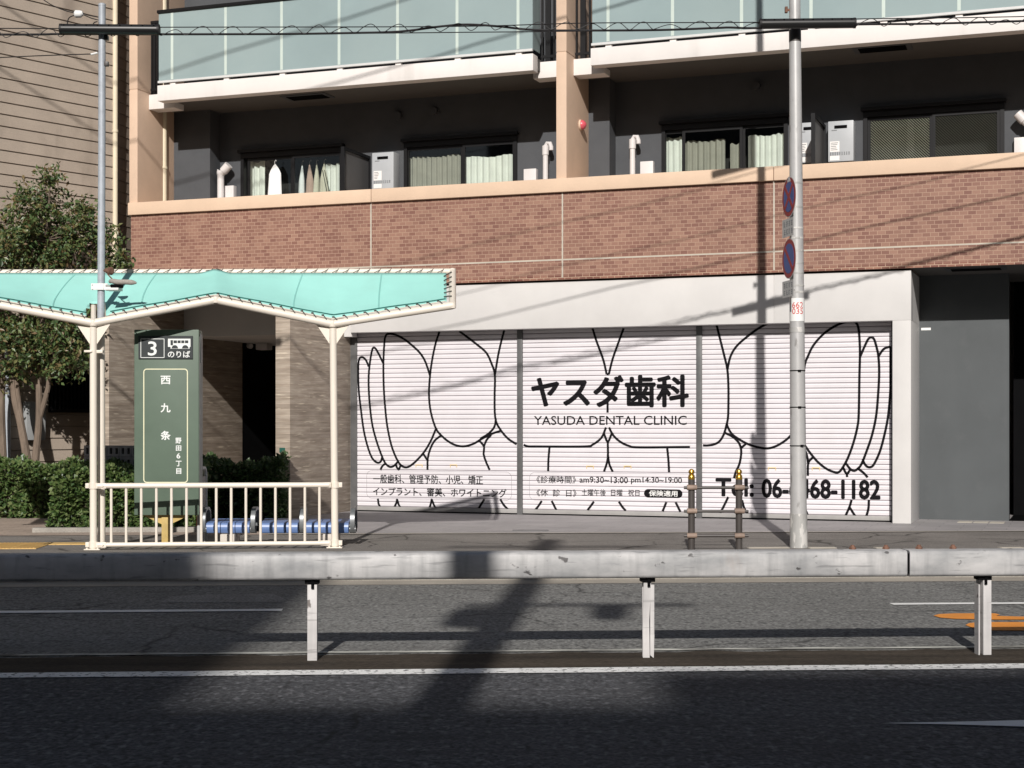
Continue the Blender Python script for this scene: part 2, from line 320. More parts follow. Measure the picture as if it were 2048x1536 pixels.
# ------------------------------------------------------------------ mesh building
class MB:
    def __init__(s, frame=WD):
        s.bm = bmesh.new(); s.f = frame
    def quad(s, pts, raw=False):
        vs = [s.bm.verts.new(p if raw else s.f.P(*p)) for p in pts]
        return s.bm.faces.new(vs)
    def box(s, a0, a1, b0, b1, z0, z1, bev=0.0):
        vs = [s.bm.verts.new(s.f.P(a, b, z)) for z in (z0, z1) for b in (b0, b1) for a in (a0, a1)]
        fs = [s.bm.faces.new([vs[i] for i in q]) for q in ((0, 1, 3, 2), (4, 6, 7, 5), (0, 4, 5, 1), (2, 3, 7, 6), (0, 2, 6, 4), (1, 5, 7, 3))]
        if bev:
            es = {e for f in fs for e in f.edges}
            bmesh.ops.bevel(s.bm, geom=list(es), offset=bev, segments=2, affect='EDGES', profile=.6)
        return s
    def prism(s, pts, d, raw=False):      # flat polygon (in frame coords) pushed along frame vector d
        A = [s.bm.verts.new(Vector(p) if raw else s.f.P(*p)) for p in pts]
        dv = Vector(d) if raw else (s.f.P(*d) - s.f.P(0, 0, 0))
        B = [s.bm.verts.new(v.co + dv) for v in A]
        s.bm.faces.new(A); s.bm.faces.new(B[::-1])
        k = len(A)
        for i in range(k): s.bm.faces.new([A[i], B[i], B[(i + 1) % k], A[(i + 1) % k]][::-1])
        return s
    def tube(s, pts, r, n=10, cap=True):   # world points
        pts = [Vector(p) for p in pts]; rr = r if isinstance(r, (list, tuple)) else [r] * len(pts)
        rings = []; up = None
        for i, p in enumerate(pts):
            d = (pts[min(i + 1, len(pts) - 1)] - pts[max(i - 1, 0)]).normalized()
            if up is None:
                up = Vector((0, 0, 1)) if abs(d.z) < .9 else Vector((1, 0, 0))
            x = up.cross(d).normalized(); y = d.cross(x); up = y if abs(y.length) > .1 else up
            rings.append([s.bm.verts.new(p + rr[i] * (math.cos(2 * math.pi * k / n) * x + math.sin(2 * math.pi * k / n) * y)) for k in range(n)])
        for A, B in zip(rings, rings[1:]):
            for k in range(n): s.bm.faces.new([A[k], A[(k + 1) % n], B[(k + 1) % n], B[k]])
        if cap:
            s.bm.faces.new(rings[0][::-1]); s.bm.faces.new(rings[-1])
        return s
    def lathe(s, base, prof, n=16):        # prof: (radius, height)
        rings = []
        for r, h in prof:
            rings.append([s.bm.verts.new(Vector(base) + Vector((r * math.cos(2 * math.pi * k / n), r * math.sin(2 * math.pi * k / n), h))) for k in range(n)])
        for A, B in zip(rings, rings[1:]):
            for k in range(n): s.bm.faces.new([A[k], A[(k + 1) % n], B[(k + 1) % n], B[k]])
        s.bm.faces.new(rings[0][::-1]); s.bm.faces.new(rings[-1]); return s
    def disc(s, c, r, nrm, th=.003, n=32, sx=1.0):
        nrm = Vector(nrm).normalized(); x = Vector((0, 0, 1)).cross(nrm).normalized(); y = nrm.cross(x)
        return s.prism([Vector(c) + r * (math.cos(2 * math.pi * k / n) * x * sx + math.sin(2 * math.pi * k / n) * y) for k in range(n)], nrm * th, raw=True)
    def grid(s, fn, nu, nv):               # fn(i/nu, j/nv) -> world point
        V = [[s.bm.verts.new(fn(i / nu, j / nv)) for j in range(nv + 1)] for i in range(nu + 1)]
        for i in range(nu):
            for j in range(nv): s.bm.faces.new([V[i][j], V[i + 1][j], V[i + 1][j + 1], V[i][j + 1]])
        return s
ROOT = {}
def finish(mb, name, m, origin, smooth=True, recalc=True):
    bm = mb.bm
    if recalc: bmesh.ops.recalc_face_normals(bm, faces=bm.faces)
    uvl = bm.loops.layers.uv.new('UVMap')
    for f in bm.faces:
        nn = mb.f.rot(f.normal); ax = max(range(3), key=lambda k: abs(nn[k]))
        for lp in f.loops:
            q = mb.f.inv(lp.vert.co)
            lp[uvl].uv = (q[1], q[2]) if ax == 0 else ((q[0], q[2]) if ax == 1 else (q[0], q[1]))
    for v in bm.verts: v.co -= origin
    me = bpy.data.meshes.new(name); bm.to_mesh(me); bm.free()
    if smooth:
        for p in me.polygons: p.use_smooth = True
        me.set_sharp_from_angle(angle=R(34))
    me.materials.append(m if not isinstance(m, str) else M[m])
    o = bpy.data.objects.new(name, me); C.objects.link(o)
    return o
def tag(o, label=None, cat=None, group=None, kind=None):
    if label: o['label'] = label
    if cat: o['category'] = cat
    if group: o['group'] = group
    if kind: o['kind'] = kind
    return o
def thing(name, label, cat, loc, group=None):
    o = bpy.data.objects.new(name, None); C.objects.link(o); o.location = loc; o.empty_display_size = .2
    ROOT[o.name] = Vector(loc); return tag(o, label, cat, group)
def part(mb, name, m, parent, label=None, **k):
    org = ROOT[parent.name]; o = finish(mb, name, m, org, **k); o.parent = parent; ROOT[o.name] = org
    if label: o['label'] = label
    return o
def solo(mb, name, m, loc, label, cat, group=None, **k):
    o = finish(mb, name, m, Vector(loc), **k); o.location = loc; ROOT[o.name] = Vector(loc); return tag(o, label, cat, group)
def struct(mb, name, m, **k):
    return tag(finish(mb, name, m, Vector((0, 0, 0)), **k), kind='structure')
def dup(o, loc, label=None, parent=None):
    c = o.copy(); C.objects.link(c)
    if parent is None:
        c.location = loc
        if label: c['label'] = label
    else: c.parent = parent
    ROOT[c.name] = Vector(c.location) if parent is None else ROOT[parent.name]
    for ch in list(o.children): dup(ch, None, parent=c)
    return c
def bez(pts, sub=6):                      # Catmull-Rom through 2-D / 3-D points
    pts = [Vector(p) for p in pts]
    if len(pts) < 3: return pts
    out = []
    for i in range(len(pts) - 1):
        p0 = pts[i - 1] if i else pts[0] * 2 - pts[1]; p1, p2 = pts[i], pts[i + 1]; p3 = pts[i + 2] if i + 2 < len(pts) else pts[-1] * 2 - pts[-2]
        for k in range(sub):
            t = k / sub
            out.append(.5 * (2 * p1 + (p2 - p0) * t + (2 * p0 - 5 * p1 + 4 * p2 - p3) * t * t + (3 * p1 - p0 - 3 * p2 + p3) * t ** 3))
    out.append(pts[-1]); return out
def text_bm(txt, bold=0.0):
    cu = bpy.data.curves.new('txt', 'FONT'); cu.body = txt; cu.resolution_u = 3; cu.offset = bold
    ob = bpy.data.objects.new('txt', cu); C.objects.link(ob)
    dg = bpy.context.evaluated_depsgraph_get(); dg.update()
    me = ob.evaluated_get(dg).to_mesh(); bm = bmesh.new(); bm.from_mesh(me)
    ob.evaluated_get(dg).to_mesh_clear(); bpy.data.objects.remove(ob); bpy.data.curves.remove(cu)
    return bm
def fit(bm, x0, x1, y0, y1):
    xs = [v.co.x for v in bm.verts]; ys = [v.co.y for v in bm.verts]
    a, b, c, d = min(xs), max(xs), min(ys), max(ys)
    for v in bm.verts:
        v.co = Vector((x0 + (v.co.x - a) / (b - a) * (x1 - x0), y0 + (v.co.y - c) / max(1e-6, d - c) * (y1 - y0), 0))
    return bm
def merge(mb, bm, fn):
    mp = {v: mb.bm.verts.new(fn(v.co)) for v in bm.verts}
    for f in bm.faces:
        try: mb.bm.faces.new([mp[v] for v in f.verts])
        except ValueError: pass
    bm.free()

# ------------------------------------------------------------------ ground, road, footway
b = MB(); b.quad([(-400, -400, -.06), (400, -400, -.06), (400, 400, -.06), (-400, 400, -.06)]); struct(b, 'ground', 'walk')
b = MB(RD); b.quad([(-90, 10.02, 0), (90, 10.02, 0), (90, 15.42, 0), (-90, 15.42, 0)]); struct(b, 'road', 'asphalt')
b = MB(RD); b.quad([(-90, 2.6, 0), (90, 2.6, 0), (90, 10.02, 0), (-90, 10.02, 0)]); struct(b, 'near_lane', 'asphalt_near')
b = MB(RD); b.quad([(-90, 15.42, .002), (90, 15.42, .002), (90, 15.84, .002), (-90, 15.84, .002)]); struct(b, 'gutter', 'gutter')
b = MB(RD); b.box(-90, 90, 15.84, 16.0, -.05, .15, .015); struct(b, 'kerb', 'kerb')
b = MB(RD); b.quad([(-90, 16.0, .15), (90, 16.0, .15), (90, 20.42, .15), (-90, 20.42, .15)]); struct(b, 'footway', 'walk')
b = MB(RD); b.box(-90, 90, 2.4, 2.6, -.05, .15, .015); struct(b, 'near_kerb', 'kerb')
b = MB(RD); b.quad([(-90, -14, .15), (90, -14, .15), (90, 2.4, .15), (-90, 2.4, .15)]); struct(b, 'near_footway', 'walk')
# forecourt in front of the building and the paving to the left of it
fl = RD.inv((-3.15, 20.4, 0))[0]
b = MB(FA)
def fa(x, y, z): q = FA.inv((x, y, z)); return (q[0], q[1], z)
P1 = RD.P(fl, 20.5, 0); P2 = RD.P(40, 20.5, 0)
b.quad([fa(P1.x, P1.y, .156), fa(P2.x, P2.y, .156), fa(40, 45, .156), fa(-3.2, 45, .156)]); struct(b, 'forecourt_paving', 'tile')
b = MB(RD); b.quad([(fl, 20.42, .158), (40, 20.42, .158), (40, 20.5, .158), (fl, 20.5, .158)]); struct(b, 'forecourt_edging', 'pale_stone')
b = MB(RD); b.quad([(-40, 20.42, .154), (fl, 20.42, .154), (fl - .1, 40, .154), (-40, 40, .154)]); struct(b, 'side_paving', 'beige_paving')
# road markings
def strip(name, pts, m, z=.006):
    b = MB(); b.quad([(p.x, p.y, z) for p in pts]); return struct(b, name, m)
def line(name, d, wd, a0, a1, m, z=.006, jit=.008):
    b = MB(RD)
    n = max(2, int((a1 - a0) / (.5 if jit < .01 else .16))); rnd = random.Random(int(d * 100))
    lo = [d - wd / 2 + rnd.uniform(-jit, jit) for _ in range(n + 1)]; hi = [d + wd / 2 + rnd.uniform(-jit, jit) for _ in range(n + 1)]
    for i in range(n):
        x0, x1 = a0 + (a1 - a0) * i / n, a0 + (a1 - a0) * (i + 1) / n
        b.quad([(x0, lo[i], z), (x1, lo[i + 1], z), (x1, hi[i + 1], z), (x0, hi[i], z)])
    return struct(b, name, m)
b = MB(); b.bm.faces.new([b.bm.verts.new(gnd(x, y, .003)) for x, y in ((318, 1205), (345, 1192), (420, 1188.5), (548, 1187.5), (574, 1200), (560, 1205))]); struct(b, 'road_patch', 'patch')
line('median_strip', 10.37, .68, -60, 60, 'dirt', .004, .035)
line('lane_line', 9.93, .20, -60, 60, 'line')
line('edge_line', 10.80, .075, -60, 60, 'line_dirty', .007)
e = gnd(565, 1220.5); line('dash_line', RD.inv(e)[1] - .02, .15, RD.inv(e)[0] - 5, RD.inv(e)[0], 'line_clean')
e = gnd(1783, 1209); line('dash_line', RD.inv(e)[1], .13, RD.inv(e)[0], RD.inv(e)[0] + 6, 'line_clean')
b = MB()
b.bm.faces.new([b.bm.verts.new(gnd(x, y, .006)) for x, y in ((1765, 1446), (1900, 1448.5), (2048, 1453), (2500, 1468), (2500, 1428), (2048, 1440), (1900, 1443.5))])
struct(b, 'turn_marking', 'line_clean')
b = MB()
for pts in (((1867, 1231), (1878, 1228), (1910, 1226.5), (1990, 1226.5), (2000, 1229), (1992, 1231.5), (2040, 1233), (2300, 1232.5), (2300, 1239), (1990, 1239), (1910, 1237.5), (1880, 1235)),
            ((1931, 1250), (1938, 1246), (1960, 1244), (2300, 1243.5), (2300, 1262), (1985, 1260.5), (1950, 1257))):
    b.bm.faces.new([b.bm.verts.new(gnd(x, y, .006)) for x, y in pts])
struct(b, 'orange_marking', 'orange')
# tactile paving at the left
b = MB(RD)
q0 = RD.inv(gnd(-200, 1098, .15)); q1 = RD.inv(gnd(72, 1098, .15)); q2 = RD.inv(gnd(104, 1080, .15))
d0, d1 = q1[1], q2[1]
for i in range(12):
    aL = q1[0] - .3 * i; b.box(aL - .296, aL, d0, d0 + .3, .15, .158); b.box(aL - .296, aL, d0 + .304, d0 + .6, .15, .158); b.box(aL - .296, aL, d0 + .608, d0 + .9, .15, .158)
    for k in range(7): b.box(aL - .28 + k * .04, aL - .265 + k * .04, d0 + .02, d0 + .88, .158, .163)
struct(b, 'tactile_paving', 'tactile')
b = MB(RD); g0 = RD.inv(gnd(78, 1090, .15)); g1 = RD.inv(gnd(180, 1090, .15))
for i in range(4):
    a = g0[0] + .02 + i * (g1[0] - g0[0]) / 3.4; b.box(a, a + (g1[0] - g0[0]) / 3.4 - .005, g0[1], g0[1] + .3, .15, .158)
struct(b, 'tactile_paving', 'tactile')
# manhole, white kerb stones and small marks of the footway
b = MB(); c = gnd(880, 1060.5, .156); b.disc(c, .26, (0, 0, 1), .006, 24); struct(b, 'utility_cover', 'pale_stone')
b = MB(); c0, c1 = gnd(1025, 1061, .156), gnd(1097, 1061, .156); b.box(c0.x, c1.x, c0.y - .12, c0.y + .12, .156, .162); struct(b, 'drain_cover', 'alu_grey')
b = MB(RD)
for x0, x1 in ((1496, 1578), (1618, 1672), (1750, 1775), (2000, 2048)):
    a0, a1 = RD.inv(gnd(x0, 1096, .15)), RD.inv(gnd(x1, 1096, .15)); b.box(a0[0], a1[0], a0[1] - .06, a0[1] + .08, .15, .156)
struct(b, 'footway_setts', 'pale_stone')
b = MB(FA)
for k in range(3):
    u0, _ = FA.pix(1915 + k * 32, 1040, -.25); u1, _ = FA.pix(1944 + k * 32, 1040, -.25); b.box(u0, u1, -.55, -.2, .156, .161)
struct(b, 'pale_floor_tile', 'pale_stone')

# ------------------------------------------------------------------ the apartment building
bld = thing('apartment_building', 'apartment block with brown tile parapet, glass balconies and a white shuttered dental clinic below', 'building', FA.P(2.5, 0, .15))
WB, WK, WL, WP = .30, .36, .42, .34
WA_, WBk = -.80, -1.15
uL = -4.091; uR = 16.0
zS0, zS1 = .156, 3.15                       # shutters
zBandB, zBandT = 3.062, 3.775
zBk0, zBk1, zLg = 3.80, 5.14, 5.35
u_pillL = FA.pix(1785, 800, WB)[0]; u_pillR = FA.pix(1822, 800, WB)[0]
b = MB(FA); b.box(uL, uR, -.75, WK, zBk0 + .0572, zBk1); part(b, 'brick_parapet', 'brick', bld)
b = MB(FA); b.box(uL, uR, -.75, WK - .0005, zBk0, zBk0 + .0572); part(b, 'edge_tile_course', 'brick_dark', bld)
for px in (742, 1125, 1548): u = FA.pix(px, 480, WK)[0]; b = MB(FA); b.box(u - .011, u + .011, WK - .02, WK + .003, zBk0 + .03, zBk1); part(b, 'control_joint', 'pale_stone', bld)
b2 = MB(FA); b2.box(uL + .01, uR, WK - .02, WK + .0015, 4.095, 4.115)
part(b2, 'control_joint', 'pale_stone', bld)
b = MB(FA)
js = [uL - .03] + [FA.pix(px, 380, WL)[0] for px in (742, 1547)] + [uR]
for x0, x1 in zip(js, js[1:]): b.box(x0 + .004, x1 - .004, -.78, WL, zBk1, zLg, .012)
part(b, 'parapet_coping', 'ledge', bld)
# piers
def pier(pxa, pxb, wback, pxw):
    u0 = FA.pix(pxa, 300, WP)[0]; u1 = FA.pix(pxb, 300, WP)[0]
    b = MB(FA); zj = FA.pix(pxa, 180 if pxa < 500 else 105, WP)[1]
    b.box(u0, u1, wback, WP, zLg + .001, zj - .01, .006); b.box(u0 + .006, u1 - .006, wback, WP - .008, zj - .01, zj + .01); b.box(u0, u1, wback, WP, zj + .01, 12.5, .006)
    part(b, 'pier', 'pier', bld); return u0, u1
pu0, pu1 = pier(258.5, 275, WBk - .1, 0)
qu0, qu1 = pier(1112.5, 1133, WBk - .1, 0)
# back walls of the second and third floors, floors, soffits
zF2, zSl0, zSl1 = 4.2, 7.055, 7.32
uA1 = FA.pix(420, 300, WA_)[0]
uA2a, uA2b = qu1, FA.pix(1219, 300, WA_)[0]
# windows: (px left, px right, top row at px left)
WIN = [(483, 687, 308), (809, 1035, 287), (1324, 1576, 251), (1727, 2009, 222)]
wz = [FA.pix(a, t, WBk)[1] for a, _, t in WIN]; wu = [(FA.pix(a, 300, WBk)[0], FA.pix(c_, 300, WBk)[0]) for a, c_, _ in WIN]
zWt = sum(wz) / 4
b = MB(FA)
b.box(pu1, uA1, -1.6, WA_, zF2, zSl0 + .05); b.box(qu1, uA2b, -1.6, WA_, zF2, zSl0 + .05)
seg = [(uA1, wu[0][0]), (wu[0][1], wu[1][0]), (wu[1][1], qu0), (uA2b, wu[2][0]), (wu[2][1], wu[3][0]), (wu[3][1], uR)]
for x0, x1 in seg: b.box(x0, x1, -1.6, WBk, zF2, zWt)
b.box(uA1, qu0, -1.6, WBk, zWt, zSl0 + .05); b.box(uA2b, uR, -1.6, WBk, zWt, zSl0 + .05)
part(b, 'balcony_back_wall', 'dark_wall', bld)
b = MB(FA); b.box(uL, uR, -2.3, -1.75, 4.0, 12.5); part(b, 'inner_room_wall', 'room', bld)
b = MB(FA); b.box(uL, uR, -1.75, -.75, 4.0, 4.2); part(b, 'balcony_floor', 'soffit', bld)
b = MB(FA); b.box(pu1, uR, -1.6, WBk, zSl1, 12.5); part(b, 'upper_back_wall', 'dark_wall', bld)
b = MB(FA); b.box(uL - .0, uL + .25, -9, WBk - .11, .15, 12.5); b.box(uL, uR, -9, -8.8, .15, 12.5); b.box(uR - .2, uR, -8.8, -2.4, .15, 12.5); b.box(uL, uR, -9, .3, 12.5, 12.8); part(b, 'rear_wall', 'siding', bld)
# third-floor balconies
def balcony(ul, ur, lugL, lugR, splits, glassL, glassR, endret):
    b = MB(FA)
    b.box(ul, ur, .12, .35, zSl0, zSl1, .012)
    bal = part(b, 'balcony', 'fascia', bld)
    b = MB(FA); b.box(lugL + .002, ul + .12, -.3, 0, zSl0 - .05, zSl1 - .06, .01); part(b, 'fascia_return', 'fascia', bal)
    if lugR: b = MB(FA); b.box(ur - .12, lugR - .002, -.3, 0, zSl0 - .05, zSl1 - .06, .01); part(b, 'fascia_return', 'fascia', bal)
    b = MB(FA); b.box(ul + .003, ur - .003, -.3, .118, zSl0 + .05, zSl1 - .03); b.box(lugL + .003, (lugR or ur) - .003, -1.6, -.302, zSl0 + .05, zSl1 - .03)
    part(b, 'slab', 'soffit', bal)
    zg0, zg1 = 7.405, 8.55
    xs = [glassL] + splits + [glassR]
    for x0, x1 in zip(xs, xs[1:]):
        b = MB(FA); b.box(x0 + .004, x1 - .004, .285, .297, zg0, zg1); part(b, 'glass_panel', 'frost', bal)
    for x in splits:
        b = MB(FA); b.box(x - .024, x + .024, .2975, .300, zg0 + .01, zg1 - .01); part(b, 'mullion', 'frost_strip', bal)
        b = MB(FA); b.box(x - .05, x + .05, .2, .28, zSl1 - .01, zg0 - .035, .006); part(b, 'rail_foot', 'fascia', bal)
    b = MB(FA); b.box(glassL - .01, glassR, .27, .31, zg0 - .035, zg0); part(b, 'bottom_rail', 'rail_alu', bal)
    b = MB(FA); b.box(glassL - .02, glassR, .255, .325, zg1, zg1 + .055, .008); part(b, 'handrail', 'frame', bal)
    if endret:
        b = MB(FA); b.box(glassR - .012, glassR, -.05, .284, zg0, zg1); part(b, 'glass_panel', 'frost', bal)
    return bal
sp = [FA.pix(p, 60, .3)[0] for p in (344, 451, 563, 678, 795, 914, 1036)]
bal1 = balcony(FA.pix(314.5, 190, .35)[0], FA.pix(1066, 115, .35)[0], pu1, qu0, sp, FA.pix(317, 100, .3)[0], FA.pix(1065, 80, .3)[0], True)
sp2 = [FA.pix(p, 30, .3)[0] for p in (1216, 1345, 1483, 1622, 1767, 1918, 2076)]
bal2 = balcony(FA.pix(1181, 130, .35)[0], uR - .1, qu1, None, sp2, FA.pix(1184, 80, .3)[0], uR - .2, False)
def bars(bal, pxs, z0=7.31, z1=8.5):
    b = MB(FA); us = [FA.pix(p, 60, -.06)[0] for p, _ in pxs]
    b.box(min(us) - .02, max(us) + .02, -.085, -.045, z0 + .02, z0 + .06); part(b, 'baluster_rail', 'frame', bal); b = MB(FA); b.box(min(us) - .02, max(us) + .02, -.085, -.045, z1, z1 + .04); part(b, 'baluster_rail', 'frame', bal)
    for u, (p, wd) in zip(us, pxs): b = MB(FA); b.box(u - wd / 2, u + wd / 2, -.08, -.05, z0 - .04, z1); part(b, 'baluster', 'frame', bal)
bars(bal1, [(304, .03), (309, .05), (315, .03)]); bars(bal1, [(1084.5, .03), (1096, .085), (1108.5, .03)])
bars(bal2, [(1153, .025), (1166, .085), (1179.5, .03)])
# ceiling grilles
def grille(pxc, pyc, zc, w_, hw=.42, hd=.2):
    rz = CH - zc; Y = (zc - CH) * FPX / (HY - pyc); p = FA.inv(((pxc - CX) / FPX * Y, Y, 0)); u, wv = p[0], p[1]
    b = MB(FA); b.box(u - hw, u + hw, wv - hd, wv + hd, zc - .012, zc + .02); g = part(b, 'ceiling_grille', 'dark_wall', bld)
    b = MB(FA)
    for i in range(7): b.box(u - hw + .08, u + hw - .08, wv - hd + .04 + i * (hd * 2 - .1) / 7, wv - hd + .04 + (i + .7) * (hd * 2 - .1) / 7, zc - .02, zc - .0125)
    part(b, 'slat', 'black', g)
grille(615, 193, zSl0 + .05, 0); grille(1765, 96, zSl0 + .05, 0); grille(1952, 537, zBk0, 0)
# windows
def window(i, panes, curtains, mesh=False):
    (u0, u1), z1 = wu[i], zWt; z0 = zF2 + .01; fr = .06
    b = MB(FA); wf, wb = WBk + .035, WBk - .06
    b.box(u0, u0 + fr, wb, wf, z0, z1); b.box(u1 - fr, u1, wb, wf, z0, z1); b.box(u0 + fr, u1 - fr, wb, wf, z1 - .09, z1); b.box(u0 + fr, u1 - fr, wb, wf, z0, z0 + .06)
    b.box(u0 - .03, u1 + .03, wb, WBk + .10, z1 + .001, z1 + .05)
    win = part(b, 'window', 'frame', bld)
    for k, (pa, pb) in enumerate(panes):
        a, c_ = FA.pix(pa, 330, WBk)[0], FA.pix(pb, 330, WBk)[0]; off = -.03 if k % 2 == 0 else .0
        b = MB(FA); s_ = .045; zz0, zz1 = z0 + .062, z1 - .092
        b.box(a - s_, a, wb + .055 + off, wb + .08 + off, zz0, zz1); b.box(c_, c_ + s_, wb + .055 + off, wb + .08 + off, zz0, zz1)
        b.box(a, c_, wb + .055 + off, wb + .08 + off, zz1 - .05, zz1); b.box(a, c_, wb + .055 + off, wb + .08 + off, zz0, zz0 + .05); part(b, 'sash', 'frame', win)
        b = MB(FA); b.quad([(a, wb + .068 + off, zz0 + .05), (c_, wb + .068 + off, zz0 + .05), (c_, wb + .068 + off, zz1 - .05), (a, wb + .068 + off, zz1 - .05)]); part(b, 'pane', 'glass', win)
        if mesh:
            b = MB(FA); wv = wb + .060 + off; h = zz1 - zz0 - .1; wd = c_ - a; st = .042; tt = .010
            x = -h
            while x < wd:
                pts = []
                for t0 in (x, x + tt):
                    s0 = max(0, -t0); s1 = min(h, wd - t0); pts.append((t0, s0, s1))
                (ta, sa0, sa1), (tb_, sb0, sb1) = pts
                if sa1 > sa0 and sb1 > sb0:
                    b.quad([(a + ta + sa0, wv, zz1 - .05 - sa0), (a + tb_ + sb0, wv, zz1 - .05 - sb0), (a + tb_ + sb1, wv, zz1 - .05 - sb1), (a + ta + sa1, wv, zz1 - .05 - sa1)])
                x += st
            part(b, 'wire_net', 'mesh_wire' if k == 0 else 'screen_back', win, recalc=False)
    for pa, pb, zt, m_, wv in curtains:
        a, c_ = FA.pix(pa, 330, wv)[0], FA.pix(pb, 330, wv)[0]; rn = random.Random(int(pa))
        ph = rn.random() * 6; wl = .085 + rn.random() * .03
        b = MB(FA); nn = max(12, int((c_ - a) / .012))
        b.grid(lambda s, t: FA.P(a + (c_ - a) * s, wv + (.018 + .012 * t) * math.sin(2 * math.pi * (c_ - a) * s / wl + ph + .6 * math.sin(5 * s + t)) + .008 * math.sin(17 * s), z0 + .02 + (zt + .015 * math.sin(9 * s) - z0) * (1 - t)), nn, 6)
        part(b, 'curtain', m_, win, recalc=False)
    return win
zc = zWt - .15
window(0, [(499, 581), (590, 680)], [(496, 530, zc, 'curtain', WBk - .16), (652, 682, zc - .12, 'curtain', WBk - .2)])
window(1, [(817, 921), (931, 1026)], [(819, 922, zc - .1, 'curtain_grey', WBk - .18), (930, 1028, zc - .16, 'curtain', WBk - .16)])
window(2, [(1332, 1364), (1371, 1480), (1490, 1572)], [(1330, 1365, zc - .05, 'curtain', WBk - .16), (1370, 1450, zc - .12, 'curtain_grey', WBk - .2), (1460, 1482, zc - .2, 'curtain_grey', WBk - .2), (1496, 1568, zc - .1, 'curtain', WBk - .16)])
window(3, [(1741, 1859), (1871, 1994)], [], mesh=True)
# privacy boards between the balconies
def partition(pxf, pyf, pxb, pyb, w0):
    u, z1 = FA.pix(pxf, pyf, w0)
    b = MB(FA); t = .03; w1 = WBk; z0 = zF2
    b.box(u - t, u + t, w0 - .05, w0, z0, z1); b.box(u - t, u + t, w1, w1 + .05, z0, z1); b.box(u - t, u + t, w1 + .05, w0 - .05, z1 - .05, z1); b.box(u - t, u + t, w1 + .05, w0 - .05, zLg + .06, zLg + .11)
    p = part(b, 'partition', 'frame', bld)
    b = MB(FA); b.box(u - .006, u + .006, w1 + .051, w0 - .051, z0, z1 - .051); part(b, 'board', 'partition', p)
partition(685, 293, 742, 313, -.12); partition(1626, 226, 1652, 253, -.12)
# drain pipe, vent pipes, pipe covers, vent caps
b = MB(FA); u, _ = FA.pix(327.5, 300, -.5); b.tube([FA.P(u, -.5, zLg - .2), FA.P(u, -.5, zSl0 + .06)], .055, 12); b.tube([FA.P(u, -.5, zSl1), FA.P(u, -.5, 12)], .055, 12)
zz = FA.pix(327, 336, -.5)[1]; b.tube([FA.P(u, -.5, zz - .02), FA.P(u, -.5, zz + .02)], .068, 12); part(b, 'drain_pipe', 'cream_pipe', bld)
def vent(pxb, pts, r, hook=False):
    b = MB(FA); wv = WBk + .2; P = []
    for px, py in pts: u, z = FA.pix(px, py, wv); P.append(FA.P(u, wv, z))
    P = [P[0] - Vector((0, 0, 1.2))] + P
    b.tube(bez(P, 5) if len(P) > 3 else P, r, 12)
    k = P[-1]; d = (P[-1] - P[-2]).normalized(); b.tube([k - d * .14, k + d * .01], r * 1.25, 12)
    if hook:
        b.tube([k + Vector((0, 0, .0)), k + FA.P(.03, 0, .05) - FA.P(0, 0, 0), k + FA.P(.08, .01, .045) - FA.P(0, 0, 0), k + FA.P(.105, .02, -.02) - FA.P(0, 0, 0), k + FA.P(.105, .02, -.07) - FA.P(0, 0, 0)], r * .8, 10)
    part(b, 'vent_pipe', 'white_pvc', bld)
vent(441, [(441.5, 352), (441.5, 349), (457, 331)], .062); vent(1090, [(1091, 330), (1091, 293)], .045, True); vent(1265, [(1265, 310), (1265, 280)], .045, True)
vent(2055, [(2066, 262), (2062, 255), (2036, 228)], .06)
for px0, px1, py in ((443, 467, 372), (1047, 1072, 338), (1280, 1306, 323), (2028, 2056, 275)):
    u0, z1 = FA.pix(px0, py, WBk + .12); u1 = FA.pix(px1, py, WBk + .12)[0]
    b = MB(FA); b.box(u0, u1, WBk + .002, WBk + .12, zF2, z1, .012); part(b, 'pipe_cover', 'white_pvc', bld)
for px, py, r in ((795, 232, .075), (868, 222, .06), (1513, 172, .06)):
    u, z = FA.pix(px, py, WBk + .03); b = MB(FA); b.tube([FA.P(u, WBk + .002, z), FA.P(u, WBk + .06, z)], r, 16); part(b, 'vent_cap', 'dark_wall', bld)
# upper floor outdoor unit seen above the handrail, kept simple in its parts
# white clinic surround
uBandL = FA.pix(701, 670, WB)[0]
b = MB(FA); uj = FA.pix(1548, 600, WB)[0]
b.box(uBandL, uj - .004, .06, WB, zBandB, zBandT, .004); b.box(uj + .004, u_pillR + .0005, .06, WB, zBandB, zBandT, .004); b.box(uj - .004, uj + .004, .06, WB - .012, zBandB, zBandT)
b.box(u_pillL, u_pillR, -.9, WB, .156, zBandB - .001, .004); b.box(u_pillL, u_pillR, -.9, .059, zBandB, zBandT)
part(b, 'white_surround', 'white_wall', bld)
b = MB(FA); b.box(uBandL + .02, u_pillR - .02, -.7, WB - .05, zBandT, zBk0 - .001); part(b, 'shadow_gap', 'black', bld)

